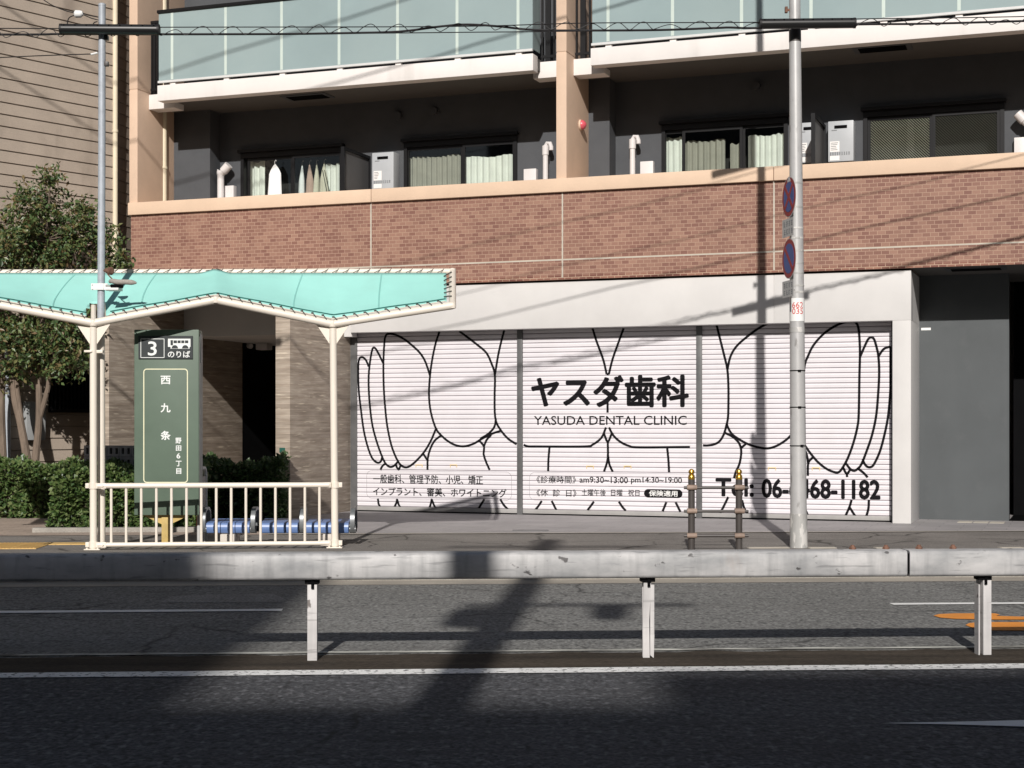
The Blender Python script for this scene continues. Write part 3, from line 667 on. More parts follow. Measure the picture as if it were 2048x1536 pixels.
# entrance: two board-marked concrete fins, ceiling, back walls
uF1a, uF1b = FA.pix(204, 900, 2.1)[0], FA.pix(218, 900, 2.1)[0]; uF2a, uF2b = FA.pix(551, 900, 2.1)[0], FA.pix(580, 900, 2.1)[0]
b = MB(FA); b.box(uF1a, uF1b, -2.1, 2.1, .1, 3.79, .006); part(b, 'entrance_fin', 'board', bld)
b = MB(FA); b.box(uF2a, uF2b, .03, 2.1, .1, 3.79, .006); b.box(uF2a, uF2b, -2.1, .03, .1, 3.79); part(b, 'entrance_fin', 'board', bld)
b = MB(FA); b.box(uF1b + .001, uF2a - .001, -2.1, WK - .02, 3.792, 3.799); b.box(uF1a, uF2b, WK + .001, 1.75, 3.792, 3.9); part(b, 'entrance_canopy', 'white_wall', bld)
b = MB(FA); b.box(uF1b + .001, uF2a - .001, -.3, -.1, 3.08, 3.79); b.box(uF1b + .001, uF2a - .001, -4.2, -.3, 3.081, 3.2); part(b, 'entrance_ceiling', 'white_wall', bld)
b = MB(FA); b.box(uL + .25, uF1a - .002, -.4, -.2, .15, 3.79); part(b, 'side_wall', 'board', bld)
b = MB(FA); b.box(uF2b + .001, uBandL - .002, .05, .25, 3.0, 3.79); part(b, 'side_wall', 'white_wall', bld)
b = MB(FA); b.box(uF1a, uF2b, -4.4, -4.2, .1, 3.08); b.box(uF2a - .05, uF2b, -4.2, -2.1, .1, 3.079); b.box(uF1a, uF1b - .02, -4.2, -2.1, .1, 3.079); part(b, 'entrance_door', 'black', bld)
b = MB(FA); u, z = FA.pix(496, 690, -2.4); b.tube([FA.P(u - .12, -2.4, z + .03), FA.P(u + .12, -2.3, z - .03)], .05, 10); b.tube([FA.P(u - .05, -2.4, z + .02), FA.P(u - .05, -2.4, 3.08)], .012, 6); part(b, 'ceiling_spotlight', 'white_pvc', bld)
b = MB(FA); u, z = FA.pix(530, 700, -2.4); b.box(u - .13, u + .1, -2.5, -2.28, z, 3.078, .01); part(b, 'ceiling_downlight', 'white_pvc', bld)
b = MB(FA); u, z = FA.pix(565, 914, 2.1); b.box(u - .06, u + .06, 2.101, 2.112, z - .045, z + .035, .003); nm = part(b, 'room_number_plate', 'black', bld)
b = MB(FA)
for k in range(3): b.box(u - .035 + k * .026, u - .018 + k * .026, 2.1125, 2.114, z - .02, z + .012)
part(b, 'plate_mark', 'exit_green', nm)
b = MB(FA); b.box(u - .05, u + .045, 2.101, 2.107, z + .07, z + .14); part(b, 'plaque', 'exit_green', bld)
# right-hand recess
uG0, uG1 = u_pillR, FA.pix(2018, 800, -.88)[0]
b = MB(FA); b.box(uG0, uG1, -1.1, -.88, .156, zBk0); part(b, 'recess_panel', 'recess', bld)
b = MB(FA); b.box(uG1, uR, -2.6, -2.4, .156, zBk0); part(b, 'shaded_recess_end', 'black', bld)  # end of the deep passage, its shade put into the near-black colour
b = MB(FA); b.box(uG1, uR, -2.4, -.88, .157, .165); part(b, 'floor_shade_sheet', 'black', bld)  # black sheet standing in for the shade on the passage floor
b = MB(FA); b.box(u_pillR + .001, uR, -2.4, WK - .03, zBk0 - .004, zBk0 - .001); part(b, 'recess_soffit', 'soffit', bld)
u, z = FA.pix(1852, 658, -.88); b = MB(FA); b.box(u - .07, u + .07, -.8795, -.877, z - .018, z + .018); part(b, 'tape_scrap', 'white_print', bld)
# ------------------------------------------------------------------ roller shutters with their print
PIT = .0745
def prof(z):
    t = ((z - zS0 - .09) / PIT) % 1.0
    if t < .09: return -.009 + (t / .09) * .011
    if t < .62: return .002 + (t - .09) / .53 * .003
    if t < .91: return .005 - (t - .62) / .29 * .004
    return .001 - (t - .91) / .09 * .010
brk = []
k = 0
while zS0 + .09 + k * PIT < zS1 + .05:
    for f_ in (0, .09, .62, .91): brk.append(zS0 + .09 + (k + f_) * PIT)
    k += 1
def slat_cut(bm):
    zs = [v.co.y for v in bm.verts]; lo, hi = min(zs), max(zs)
    for z in brk:
        if lo < z < hi:
            bmesh.ops.bisect_plane(bm, geom=bm.verts[:] + bm.edges[:] + bm.faces[:], plane_co=(0, z, 0), plane_no=(0, 1, 0), dist=1e-6)
    return bm
INK = .0022
def on_shutter(mb, bm, lift=INK):
    slat_cut(bm); merge(mb, bm, lambda c_: FA.P(c_.x, prof(c_.y) + lift, c_.y))
spans = [(0.0, FA.pix(1035, 900, 0)[0]), (FA.pix(1046, 900, 0)[0], FA.pix(1393, 900, 0)[0]), (FA.pix(1404.5, 900, 0)[0], FA.pix(1783, 900, 0)[0])]
SH = []
for x0, x1 in spans:
    b = MB(FA); zz = [zS0 + .085] + [z for z in brk if z < zS1] + [zS1]
    V = [[b.bm.verts.new(FA.P(x, prof(z) if z > zS0 + .089 else -.009, z)) for z in zz] for x in (x0, x1)]
    for i in range(len(zz) - 1): b.bm.faces.new([V[0][i], V[1][i], V[1][i + 1], V[0][i + 1]])
    s = part(b, 'roller_shutter', 'shutter', bld, smooth=False, recalc=False); SH.append(s)
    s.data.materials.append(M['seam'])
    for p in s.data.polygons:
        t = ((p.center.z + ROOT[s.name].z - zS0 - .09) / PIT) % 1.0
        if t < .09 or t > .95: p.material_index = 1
    b = MB(FA); b.box(x0, x1, -.03, .012, zS0 + .02, zS0 + .084, .004); part(b, 'bottom_bar', 'sill_grey', s)
    b = MB(FA); b.box(x0, x1, -.028, -.002, zS0 - .003, zS0 + .02); part(b, 'rubber_seal', 'black', s)
for x0, x1 in ((spans[0][1], spans[1][0]), (spans[1][1], spans[2][0])): b = MB(FA); b.box(x0 + .001, x1 - .001, -.05, .03, .15, zBandB - .001, .004); part(b, 'guide_rail', 'alu_grey', bld)
b = MB(FA); b.box(uF2b + .001, -.001, -.05, .02, .15, zBandB - .001); part(b, 'guide_rail', 'alu_grey', bld); b = MB(FA); b.box(spans[2][1] + .001, u_pillL - .001, -.05, .02, .15, zBandB - .001); part(b, 'guide_rail', 'alu_grey', bld)
b = MB(FA); b.box(0, u_pillL, -.6, -.1, .1, 3.79); part(b, 'shop_void', 'black', bld)
LC = lambda p: (680 + p[0] / 2.926, 500 + p[1] / 2.926)
RC = lambda p: (1400 + p[0] / 3.7475, 640 + p[1] / 3.7475)
LST = [
 [(168, 682), (152, 645), (130, 627), (112, 640), (107, 700), (110, 820), (122, 930), (140, 1060), (165, 1160), (190, 1220), (218, 1244), (238, 1238), (247, 1212)],
 [(253, 662), (225, 605), (205, 574), (190, 580), (178, 640), (169, 720), (168, 800), (174, 900), (187, 1010), (207, 1095), (235, 1180), (262, 1242), (285, 1266), (305, 1268), (325, 1255), (342, 1234)],
 [(527, 735), (500, 655), (470, 605), (430, 565), (380, 525), (330, 498), (288, 490), (266, 506), (258, 570), (254, 680), (257, 820), (268, 960), (280, 1050), (300, 1140), (325, 1208), (350, 1252), (375, 1270), (402, 1268), (440, 1240), (490, 1185), (530, 1120), (562, 1045)],
 [(236, 1287), (250, 1262), (268, 1250)], [(325, 1255), (343, 1284), (357, 1252)],
 [(582, 478), (560, 545), (540, 640), (527, 735), (521, 850), (532, 950), (562, 1045), (600, 1092), (645, 1127), (690, 1146), (735, 1148), (785, 1132), (830, 1105), (890, 1075), (942, 1058)],
 [(697, 474), (740, 506), (800, 552), (855, 600), (885, 660), (906, 730), (905, 850), (906, 950), (916, 1010), (945, 1060), (985, 1105), (1040, 1137), (1066, 1140)],
 [(962, 468), (945, 530), (925, 620), (907, 730)], [(912, 985), (908, 1020), (895, 1048), (862, 1080), (820, 1105)],
 [(592, 1085), (555, 1115), (530, 1160), (514, 1220), (512, 1287)], [(487, 1192), (513, 1232)],
 [(815, 1115), (842, 1150), (841, 1195), (855, 1240), (876, 1287)], [(885, 1082), (858, 1112), (842, 1150)],
 [(1066, 1140), (1100, 1149), (1150, 1150), (1430, 1150), (1480, 1138), (1530, 1098), (1557, 1038)],
 [(1478, 458), (1500, 530), (1540, 640), (1561, 728)], [(1660, 458), (1630, 540), (1595, 640), (1573, 728)], [(1561, 727), (1573, 727)], [(1566, 888), (1566, 952)],
 [(1574, 1038), (1600, 1085), (1640, 1122), (1690, 1146), (1750, 1155), (2048, 1153), (2160, 1148)],
 [(1545, 1075), (1567, 1122), (1590, 1075)], [(1567, 1120), (1568, 1200), (1562, 1245), (1545, 1297)], [(1568, 1200), (1577, 1255), (1596, 1297)],
 [(1226, 1155), (1220, 1225), (1218, 1296)], [(1915, 1158), (1922, 1230), (1926, 1302)],
 [(222, 1455), (226, 1485), (239, 1510)], [(335, 1455), (329, 1482), (315, 1510)], [(335, 1462), (344, 1490), (354, 1510)], [(538, 1455), (530, 1490), (522, 1512)], [(538, 1462), (549, 1490), (561, 1514)],
 [(845, 1458), (825, 1490), (808, 1517)], [(938, 1458), (957, 1490), (982, 1517)], [(1181, 1468), (1160, 1500), (1140, 1524)], [(1239, 1468), (1255, 1500), (1266, 1522)],
 [(1486, 1472), (1466, 1500), (1448, 1524)], [(1632, 1472), (1650, 1500), (1672, 1526)], [(1910, 1475), (1898, 1505), (1888, 1530)], [(1964, 1475), (1980, 1508), (1992, 1532)]]
RST = [
 [(20, 940), (60, 940), (105, 932), (145, 910), (178, 858), (198, 790), (210, 730), (213, 640), (213, 500), (205, 370), (180, 260), (150, 140), (124, 36)],
 [(205, 372), (230, 270), (280, 190), (370, 112), (440, 62), (510, 24)],
 [(200, 775), (212, 810), (240, 855), (290, 892), (360, 930), (440, 955), (510, 962), (570, 945), (630, 910), (680, 865), (740, 780)],
 [(185, 845), (240, 872), (285, 912), (306, 958), (308, 1010), (295, 1080), (268, 1140), (255, 1187)], [(350, 922), (308, 960)],
 [(740, 780), (762, 560), (783, 350), (810, 270), (850, 190), (920, 110), (1000, 52), (1080, 18), (1140, 12), (1172, 24), (1188, 65), (1196, 150), (1199, 260), (1195, 420), (1190, 700), (1180, 800), (1150, 920), (1110, 1030), (1072, 1102), (1040, 1140), (1000, 1138), (940, 1110), (870, 1050), (790, 945), (740, 840)],
 [(847, 1028), (812, 1072), (808, 1168)], [(780, 960), (800, 1010), (810, 1072)],
 [(1203, 270), (1235, 195), (1262, 142), (1285, 130), (1305, 145), (1325, 210), (1338, 280), (1343, 400), (1335, 560), (1320, 720), (1290, 860), (1250, 980), (1210, 1080), (1182, 1115), (1155, 1130), (1125, 1115), (1092, 1072)],
 [(1338, 272), (1370, 225), (1400, 206), (1428, 212), (1434, 300), (1431, 450), (1425, 560), (1410, 720), (1385, 850), (1350, 980), (1310, 1070), (1285, 1100), (1255, 1100), (1232, 1075), (1220, 1042)],
 [(1072, 1105), (1100, 1152), (1128, 1118)], [(1100, 1150), (1103, 1177)], [(1182, 1112), (1225, 1145), (1257, 1180)],
 [(1136, 1348), (1120, 1402), (1088, 1474)], [(1120, 1402), (1166, 1474)], [(1266, 1348), (1262, 1415), (1245, 1476)], [(212, 1326), (176, 1400), (150, 1447)], [(315, 1350), (332, 1410), (357, 1457)], [(790, 1420), (808, 1465)]]
def ribbon(mb, pts2, wd):
    P = bez([(p[0], p[1], 0) for p in pts2], 7); bm = bmesh.new(); L = []
    for i, p in enumerate(P):
        d = (P[min(i + 1, len(P) - 1)] - P[max(i - 1, 0)]).normalized(); nn = Vector((-d.y, d.x, 0)) * wd / 2
        L.append((bm.verts.new(p + nn), bm.verts.new(p - nn)))
    for A, B in zip(L, L[1:]): bm.faces.new([A[0], B[0], B[1], A[1]])
    on_shutter(mb, bm)
art = [MB(FA), MB(FA), MB(FA)]
for st, cv in [(s, LC) for s in LST] + [(s, RC) for s in RST]:
    pts = [FA.pix(*cv(p), 0.004) for p in st]
    # split a stroke at the guide rails, one print per shutter
    for i, (x0, x1) in enumerate(spans):
        run = []
        for p in pts:
            if x0 - .05 < p[0] < x1 + .03: run.append((min(max(p[0], x0 + .012), x1 - .012), p[1]))
        if len(run) >= 2: ribbon(art[i], run, .036)
def copies(bold):
    return [(0, 0)] + ([(math.cos(k * math.pi / 4), math.sin(k * math.pi / 4)) for k in range(8)] if bold > .02 else ([(-1, 0), (1, 0), (0, 1), (0, -1)] if bold else []))
def stext(i, txt, px0, px1, pyt, pyb, bold=0.0, m='ink', lift=INK, name='printed_lettering'):
    u0, zt = FA.pix(px0, pyt, .004); _, zb = FA.pix(px0, pyb, .004); u1, _ = FA.pix(px1, pyb, .004)
    dd = bold * (zt - zb); mb = MB(FA)
    for k, (cx_, cy_) in enumerate(copies(bold)):
        bm = fit(text_bm(txt), u0 + dd, u1 - dd, zb + dd, zt - dd)
        for v in bm.verts: v.co.x += cx_ * dd; v.co.y += cy_ * dd
        on_shutter(mb, bm, lift + k * .00006)
    part(mb, name, m, SH[i], smooth=False, recalc=False)
stext(1, 'ヤスダ歯科', 1062, 1378, 752, 816, .034)
stext(1, 'YASUDA DENTAL CLINIC', 1068, 1373.5, 832, 850, .012)
stext(0, '一般歯科、管理予防、小児、矯正', 746, 966, 948.5, 966.5, .016)
stext(0, 'インプラント、審美、ホワイトニング', 746, 1013, 974, 991, .02)
stext(1, '《診療時間》', 1073, 1152, 951.5, 966, .012)
stext(1, 'am9:30~13:00', 1159, 1256, 953, 965.5, .02); stext(1, 'pm14:30~19:00', 1262, 1364, 953.5, 968.5, .02)
stext(1, '《休  診  日》', 1073, 1153, 978, 992.5, .012); stext(1, '土曜午後', 1163, 1212, 978, 992, .012); stext(1, '日曜', 1222, 1245, 979, 992, .012); stext(1, '祝日', 1256, 1279, 979, 992, .012)
stext(2, 'Tel:', 1431, 1508, 956, 993, .04); stext(2, '06-6468-1182', 1523, 1761, 957, 996, .04)
capm = MB(FA); cap = bmesh.new()
u0, z0_ = FA.pix(1288, 995, .004); u1, z1_ = FA.pix(1365, 995, .004); zt_ = FA.pix(1288, 978, .004)[1]; hh = (zt_ - z0_) / 2
vs = [cap.verts.new((u0 + hh - hh * math.cos(a), z0_ + hh + hh * math.sin(a), 0)) for a in [R(-90 + k * 15) for k in range(13)]] + [cap.verts.new((u1 - hh + hh * math.cos(a), z0_ + hh + hh * math.sin(a), 0)) for a in [R(90 - k * 15) for k in range(13)]]
cap.faces.new(vs); on_shutter(capm, cap); part(capm, 'printed_capsule', 'ink', SH[1], smooth=False, recalc=False)
stext(1, '保険適用', 1298, 1355, 980.5, 992.5, .018, 'white_print', .0034, 'printed_white_letters')
fr = [MB(FA), MB(FA)]
def rrect(mb, u0, u1, z0, z1, r, wd, fn):
    pts = []
    for cx_, cz_, a0 in ((u1 - r, z1 - r, 0), (u0 + r, z1 - r, 90), (u0 + r, z0 + r, 180), (u1 - r, z0 + r, 270)):
        pts += [(cx_ + r * math.cos(R(a0 + k * 15)), cz_ + r * math.sin(R(a0 + k * 15))) for k in range(7)]
    bm = bmesh.new(); n = len(pts); cxm, czm = (u0 + u1) / 2, (z0 + z1) / 2; L = []
    for k, p in enumerate(pts):
        a, c_ = Vector(pts[k - 1]), Vector(pts[(k + 1) % n]); d = (c_ - a).normalized(); nn = Vector((-d.y, d.x)) * wd / 2
        L.append((bm.verts.new((p[0] + nn.x, p[1] + nn.y, 0)), bm.verts.new((p[0] - nn.x, p[1] - nn.y, 0))))
    for k in range(n): A, B = L[k], L[(k + 1) % n]; bm.faces.new([A[0], B[0], B[1], A[1]])
    fn(mb, bm)
for i, (a, c_, t_, d_) in enumerate(((733.5, 1023, 941, 996), (1059, 1386, 944.5, 1000))):
    x0, zt_ = FA.pix(a, t_, .004); _, zb_ = FA.pix(a, d_, .004); x1 = FA.pix(c_, t_, .004)[0]; rrect(fr[i], x0, x1, zb_, zt_, .09, .006, on_shutter)
for i in range(3): part(art[i], 'printed_tooth_outlines', 'ink', SH[i], smooth=False, recalc=False)
part(fr[0], 'printed_border', 'ink_thin', SH[0], smooth=False, recalc=False); part(fr[1], 'printed_border', 'ink_thin', SH[1], smooth=False, recalc=False)
for i, px, py in ((0, 838, 932), (0, 907, 932), (1, 1180, 934.5), (1, 1255, 934.5), (2, 1544, 938), (2, 1632, 938)):
    u, z = FA.pix(px, py, .01); b = MB(FA)
    b.box(u - .06, u + .06, .003, .012, z + .012, z + .024); b.box(u - .06, u - .05, .003, .012, z - .02, z + .011); b.box(u + .05, u + .06, .003, .012, z - .02, z + .011); part(b, 'pull_handle', 'yellow_print', SH[i])

# ------------------------------------------------------------------ things fixed to or standing on the second-floor balconies
def heater(px0, px1, pyt, label, copy_of=None):
    wv = WBk + .25; u0, z1 = FA.pix(px0, pyt, wv); u1 = FA.pix(px1, pyt, wv)[0]; z0 = z1 - .62
    h = thing('water_heater', label, 'water heater', FA.P((u0 + u1) / 2, WBk + .12, z0), 'gas water heaters on the balcony wall')
    b = MB(FA); b.box(u0, u1, WBk + .003, wv, z0, z1, .012); part(b, 'casing', 'heater', h)
    uc = (u0 + u1) / 2; hw = (u1 - u0) / 2
    b = MB(FA); b.box(uc - hw * .5, uc + hw * .5, wv + .0005, wv + .012, z1 - .115, z1 - .07, .008); part(b, 'exhaust_vent', 'black', h)
    b = MB(FA); b.box(uc - hw * .84, uc - hw * .1, wv + .0005, wv + .002, z1 - .47, z1 - .31); part(b, 'sticker', 'sticker', h)
    b = MB(FA); b.box(uc - hw * .84, uc - hw * .1, wv + .0005, wv + .002, z1 - .60, z1 - .53); part(b, 'sticker', 'sticker', h)
    b = MB(FA); rn = random.Random(px0)
    for k in range(9):
        x = uc - hw * .84 + k * hw * .18; b.box(x, x + hw * .1, wv + .0006, wv + .0025, z1 - .525, z1 - .475)
    for k in range(5): b.box(uc - hw * .78, uc - hw * (.5 - .3 * rn.random()), wv + .0022, wv + .003, z1 - .34 - k * .026, z1 - .33 - k * .026)
    b.box(uc - hw * .72, uc - hw * .3, wv + .0006, wv + .0025, z1 - .15, z1 - .135); part(b, 'small_print', 'greytext', h)
    return h
heater(744, 787, 306, 'grey wall water heater between the laundry window and the curtained window')
heater(1598, 1634, 246, 'grey wall water heater half hidden behind the tall silver pole')
heater(1656, 1707, 243, 'grey wall water heater right of the dark privacy board beside the silver pole')
u0, u1 = FA.pix(430, 5, -.55)[0], FA.pix(482, 5, -.55)[0]
ou = thing('outdoor_unit', 'white air conditioner unit on the upper left balcony above the handrail', 'air conditioner', FA.P((u0 + u1) / 2, -.7, 8.1))
b = MB(FA); b.box(u0, u1, -.85, -.55, 8.15, 8.82, .015); part(b, 'casing', 'white_pvc', ou)
b = MB(FA)
for k in range(12): b.box(u0 + .06, u0 + (u1 - u0) * .7, -.549, -.540, 8.2 + k * .048, 8.22 + k * .048)
part(b, 'fan_grille', 'alu_grey', ou); b = MB(FA); b.box(u0 + .02, u1 - .02, -.83, -.57, 7.29, 8.149); part(b, 'stand', 'frame', ou)
b = MB(FA); wp_ = FA.pixa(1160, 250, qu1); cpt = FA.P(qu1, wp_[0], wp_[1]); al = thing('alarm_lamp', 'round red alarm lamp on the side of the beige pier', 'alarm lamp', cpt)
ax = FA.P(1, 0, 0) - FA.P(0, 0, 0)
b.tube([cpt + ax * .002, cpt + ax * .03], .085, 20); part(b, 'base', 'pier', al)
b = MB(FA); b.tube([cpt + ax * t for t in (.03, .05, .075, .095, .105)], [.078, .076, .062, .036, .008], 20); part(b, 'lens', 'pink', al)
def garment(name, px0, px1, pyt, wv, m, label, cat, flare=.5, zbot=None, rot=0.0, group=None):
    u0, zt = FA.pix(px0, pyt, wv); u1 = FA.pix(px1, pyt, wv)[0]; uc = (u0 + u1) / 2; hw = (u1 - u0) / 2; zb = zbot or zLg - .35
    t = thing(name, label, cat, FA.P(uc, wv, zt), group); rn = random.Random(int(px0 * 7)); p1, p2 = rn.random() * 6, rn.random() * 6
    def fn(s, v):
        a = 2 * math.pi * s; z = zt - .04 - (zt - .04 - zb) * v
        ks = [(0, .06), (.06, .30), (.14, .52), (.35, .56), (.55, .60), (.68, .72), (.85, .95), (1, 1.1)] if flare > .5 else [(0, .08), (.1, .4), (.25, .75), (.6, .92), (1, 1)]
        for (va, sa_), (vb, sb_) in zip(ks, ks[1:]):
            if va <= v <= vb: sh = sa_ + (sb_ - sa_) * (v - va) / (vb - va)
        fold = 1 + .13 * v * math.sin(5 * a + p1) + .06 * v * math.sin(9 * a + p2)
        return FA.P(uc + hw * sh * fold * math.cos(a), wv + (.05 + .05 * v) * sh * fold * math.sin(a) + .01 * math.sin(7 * v + p2), z)
    b = MB(FA); b.grid(fn, 60, 20); part(b, 'cloth', m, t, recalc=False)
    b = MB(FA); b.tube([FA.P(uc, wv, zt - .05), FA.P(uc, wv, zt), FA.P(uc + .02, wv, zt + .03), FA.P(uc + .035, wv, zt + .01)], .005, 6); part(b, 'hanger_hook', 'rail_alu', t)
    return t
garment('hanging_dress', 527, 572, 325, WBk + .12, 'cloth_white', 'white frilled dress on a hanger outside the laundry window', 'dress', .75)
for i, (a, c_, m_, lb) in enumerate(((597, 611, 'cloth_white', 'narrow white shirt hanging at the left end of the laundry row'), (611, 628, 'cloth_pink', 'dusty pink shirt hanging in the laundry row'), (626, 640, 'cloth_cream', 'cream shirt hanging beside the pink one'), (639, 658, 'cloth_cream', 'cream shirt with dark stripes at the right end of the laundry row'))):
    g = garment('hanging_shirt', a, c_, 325 - i, WBk - .17, m_, lb, 'shirt', .3, group='laundry hanging inside the window')
    if i == 3:
        b = MB(FA)
        for (xa, xb) in ((645, 654), (649, 659)):
            ua, za = FA.pix(xa, 340, WBk - .10); ub, zb = FA.pix(xb, 385, WBk - .10); b.tube([FA.P(ua, WBk - .10, za), FA.P(ub, WBk - .10, zb)], .006, 6)
        part(b, 'dark_stripe', 'ink', g)

# ------------------------------------------------------------------ neighbour with lap siding
nb = thing('neighbour_building', 'beige lap-sided building with a downpipe behind the tree at the left edge', 'building', NB.P(2, 0, .15))
def siding(frame, a0, a1, z0, z1, name, lip=1.0):
    b = MB(frame); z = z0; p = .193
    while z < z1:
        pts = [(0.0, z), (.022, z + .006), (.006, z + p - .012), (-.014, z + p - .010), (-.014, z + p)]
        pts = [(w0 * lip, y0) for w0, y0 in pts]
        for (w0, y0), (w1, y1) in zip(pts, pts[1:]): b.quad([(a0, w0, y0), (a1, w0, y0), (a1, w1, y1), (a0, w1, y1)])
        z += p
    return part(b, name, 'siding', nb, smooth=False)
siding(NB, 0, 7.5, .0, 12, 'siding_wall')
NC = Frame((NB.o[0], NB.o[1]), (.225, .974), (.974, -.225))
siding(NC, 0, 6, .0, 12, 'siding_wall', .35)
b = MB(); b.box(-14, -7.6, 27.5, 34, 0, 12); part(b, 'building_core', 'dark_wall', nb)
b = MB(); p0 = NB.P(.0, .03, 0); b.tube([(p0.x, p0.y, .2), (p0.x, p0.y, 12)], .045, 12)
for z in (2.4, 4.6, 6.6): b.tube([(p0.x, p0.y, z - .02), (p0.x, p0.y, z + .02)], .055, 12)
part(b, 'downpipe', 'cream_pipe', nb)
a0, z1 = NB.pix(98, 742, .03); a1, z0 = NB.pix(178, 822, .03); a1, a0 = min(a0, a1), max(a0, a1)
b = MB(NB); b.box(a1, a0, .024, .035, z0, z1); wn = part(b, 'window', 'black', nb)
b = MB(NB)
k = a1
while k < a0: b.box(k, k + .02, .06, .08, z0 + .03, z1 - .03); k += .075
b.box(a1 - .02, a0 + .02, .04, .1, z0 - .03, z0 + .03); b.box(a1 - .02, a0 + .02, .04, .1, z1 - .03, z1 + .03); part(b, 'window_lattice', 'frame', wn)
a0, z1 = NB.pix(52, 803, .12); a1, z0 = NB.pix(90, 880, .12); b = MB(NB); b.box(min(a0, a1), max(a0, a1), .025, .14, z0, z1, .01); part(b, 'meter_box', 'grey_box', nb)
a0, z1 = NB.pix(15, 640, .08); b = MB(NB); b.tube([NB.P(a0, .08, .2), NB.P(a0, .08, 3.2)], .05, 10); part(b, 'downpipe', 'galv', nb)

# ------------------------------------------------------------------ planting
def leaf(bm, c, d, up, L, W):
    side = d.cross(up)
    if side.length < 1e-3: side = d.cross(Vector((1, 0, 0)))
    side.normalize(); nn = side.cross(d)
    a = bm.verts.new(c); t = bm.verts.new(c + d * L); l = bm.verts.new(c + d * L * .45 + side * W + nn * W * .25); r = bm.verts.new(c + d * L * .45 - side * W + nn * W * .25)
    bm.faces.new([a, l, t]); bm.faces.new([a, t, r])
def rv(rn): 
    v = Vector((rn.gauss(0, 1), rn.gauss(0, 1), rn.gauss(0, 1))); return v.normalized()
def hedge(label, x0, x1, y0, y1, z0, z1, n, m, seed, skew=tr, L=.068, W=.023):
    rn = random.Random(seed); fr_ = Frame((x0, y0), (math.cos(skew), math.sin(skew)), (-math.sin(skew), math.cos(skew)))
    t = thing('hedge', label, 'hedge', fr_.P((x1 - x0) / 2, (y1 - y0) / 2, z0), 'clipped hedges in front of the building')
    lx, ly, lz = x1 - x0, y1 - y0, z1 - z0
    b = MB(); hgt = lambda x, y: 1 + .07 * math.sin(x * 5.1 + seed) + .05 * math.sin(x * 11 + y * 7 + seed) + .03 * math.sin(x * 23)
    for _ in range(n):
        q = rn.random()
        x, y, z = rn.uniform(0, lx), rn.uniform(0, ly), rn.uniform(.02, 1)
        if q < .5: y = abs(rn.gauss(0, .09)); nd = Vector((0, -1, .25))
        elif q < .83: z = 1 - abs(rn.gauss(0, .07)); nd = Vector((0, -.25, 1))
        elif q < .93: x = rn.choice((abs(rn.gauss(0, .08)), lx - abs(rn.gauss(0, .08)))); nd = Vector((1 if x > lx / 2 else -1, -.3, .3))
        else: nd = Vector((0, -.2, .3))
        bulge = .07 * math.sin(x * 4 + z * 3 + seed) + .05 * math.sin(x * 9 - z * 6)
        c = fr_.P(x, y + bulge * (1 - y / ly) , z0 + lz * z * hgt(x, y))
        d = (nd.normalized() * .7 + rv(rn) * .75).normalized()
        s = rn.uniform(.65, 1.35); leaf(b.bm, c, d, (rv(rn) * .6 + Vector((0, -.5, .8))).normalized(), L * s, W * s * 1.1)
    part(b, 'leaves', m, t, smooth=False, recalc=False)
    b = MB(fr_)
    for k in range(int(lx / .12)):
        x = .06 + k * .12 + rn.uniform(-.04, .04); y = rn.uniform(.15, max(.2, ly - .15))
        P0 = fr_.P(x, y, z0 - .02); b.tube([P0, P0 + Vector((rn.uniform(-.06, .06), rn.uniform(-.06, .06), lz * .5)), P0 + Vector((rn.uniform(-.12, .12), rn.uniform(-.1, .1), lz * .86))], [.012, .008, .004], 5)
    b.box(.14, lx - .14, .2, ly - .1, z0, z0 + lz * .78); part(b, 'stems', 'soil', t)
    return t
def X(px, Y): return (px - CX) / FPX * Y
hedge('glossy clipped hedge left of the shelter with trees rising behind it', X(-120, 23.9), X(150, 23.9), 23.7, 24.5, .15, .97, 6500, M['leaf_hedge'], 3)
hedge('sunlit clipped hedge behind the green bus stop sign', X(98, 20.9), X(390, 20.9), 20.95, 22.3, .16, .96, 9500, M['leaf_hedge'], 5)
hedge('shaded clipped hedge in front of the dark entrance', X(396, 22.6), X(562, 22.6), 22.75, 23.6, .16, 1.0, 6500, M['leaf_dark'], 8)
b = MB(RD); g0, g1 = RD.inv((X(66, 20.7), 20.7, 0)), RD.inv((X(505, 20.7), 20.7, 0))
b.box(g0[0], g1[0], g0[1] - .06, g0[1] + .06, .12, .215, .012); struct(b, 'bed_edging', 'kerb')
b = MB(RD); b.box(g0[0] + .3, g1[0], g0[1] + .06, g0[1] + 1.8, .12, .17); struct(b, 'planting_bed', 'soil')
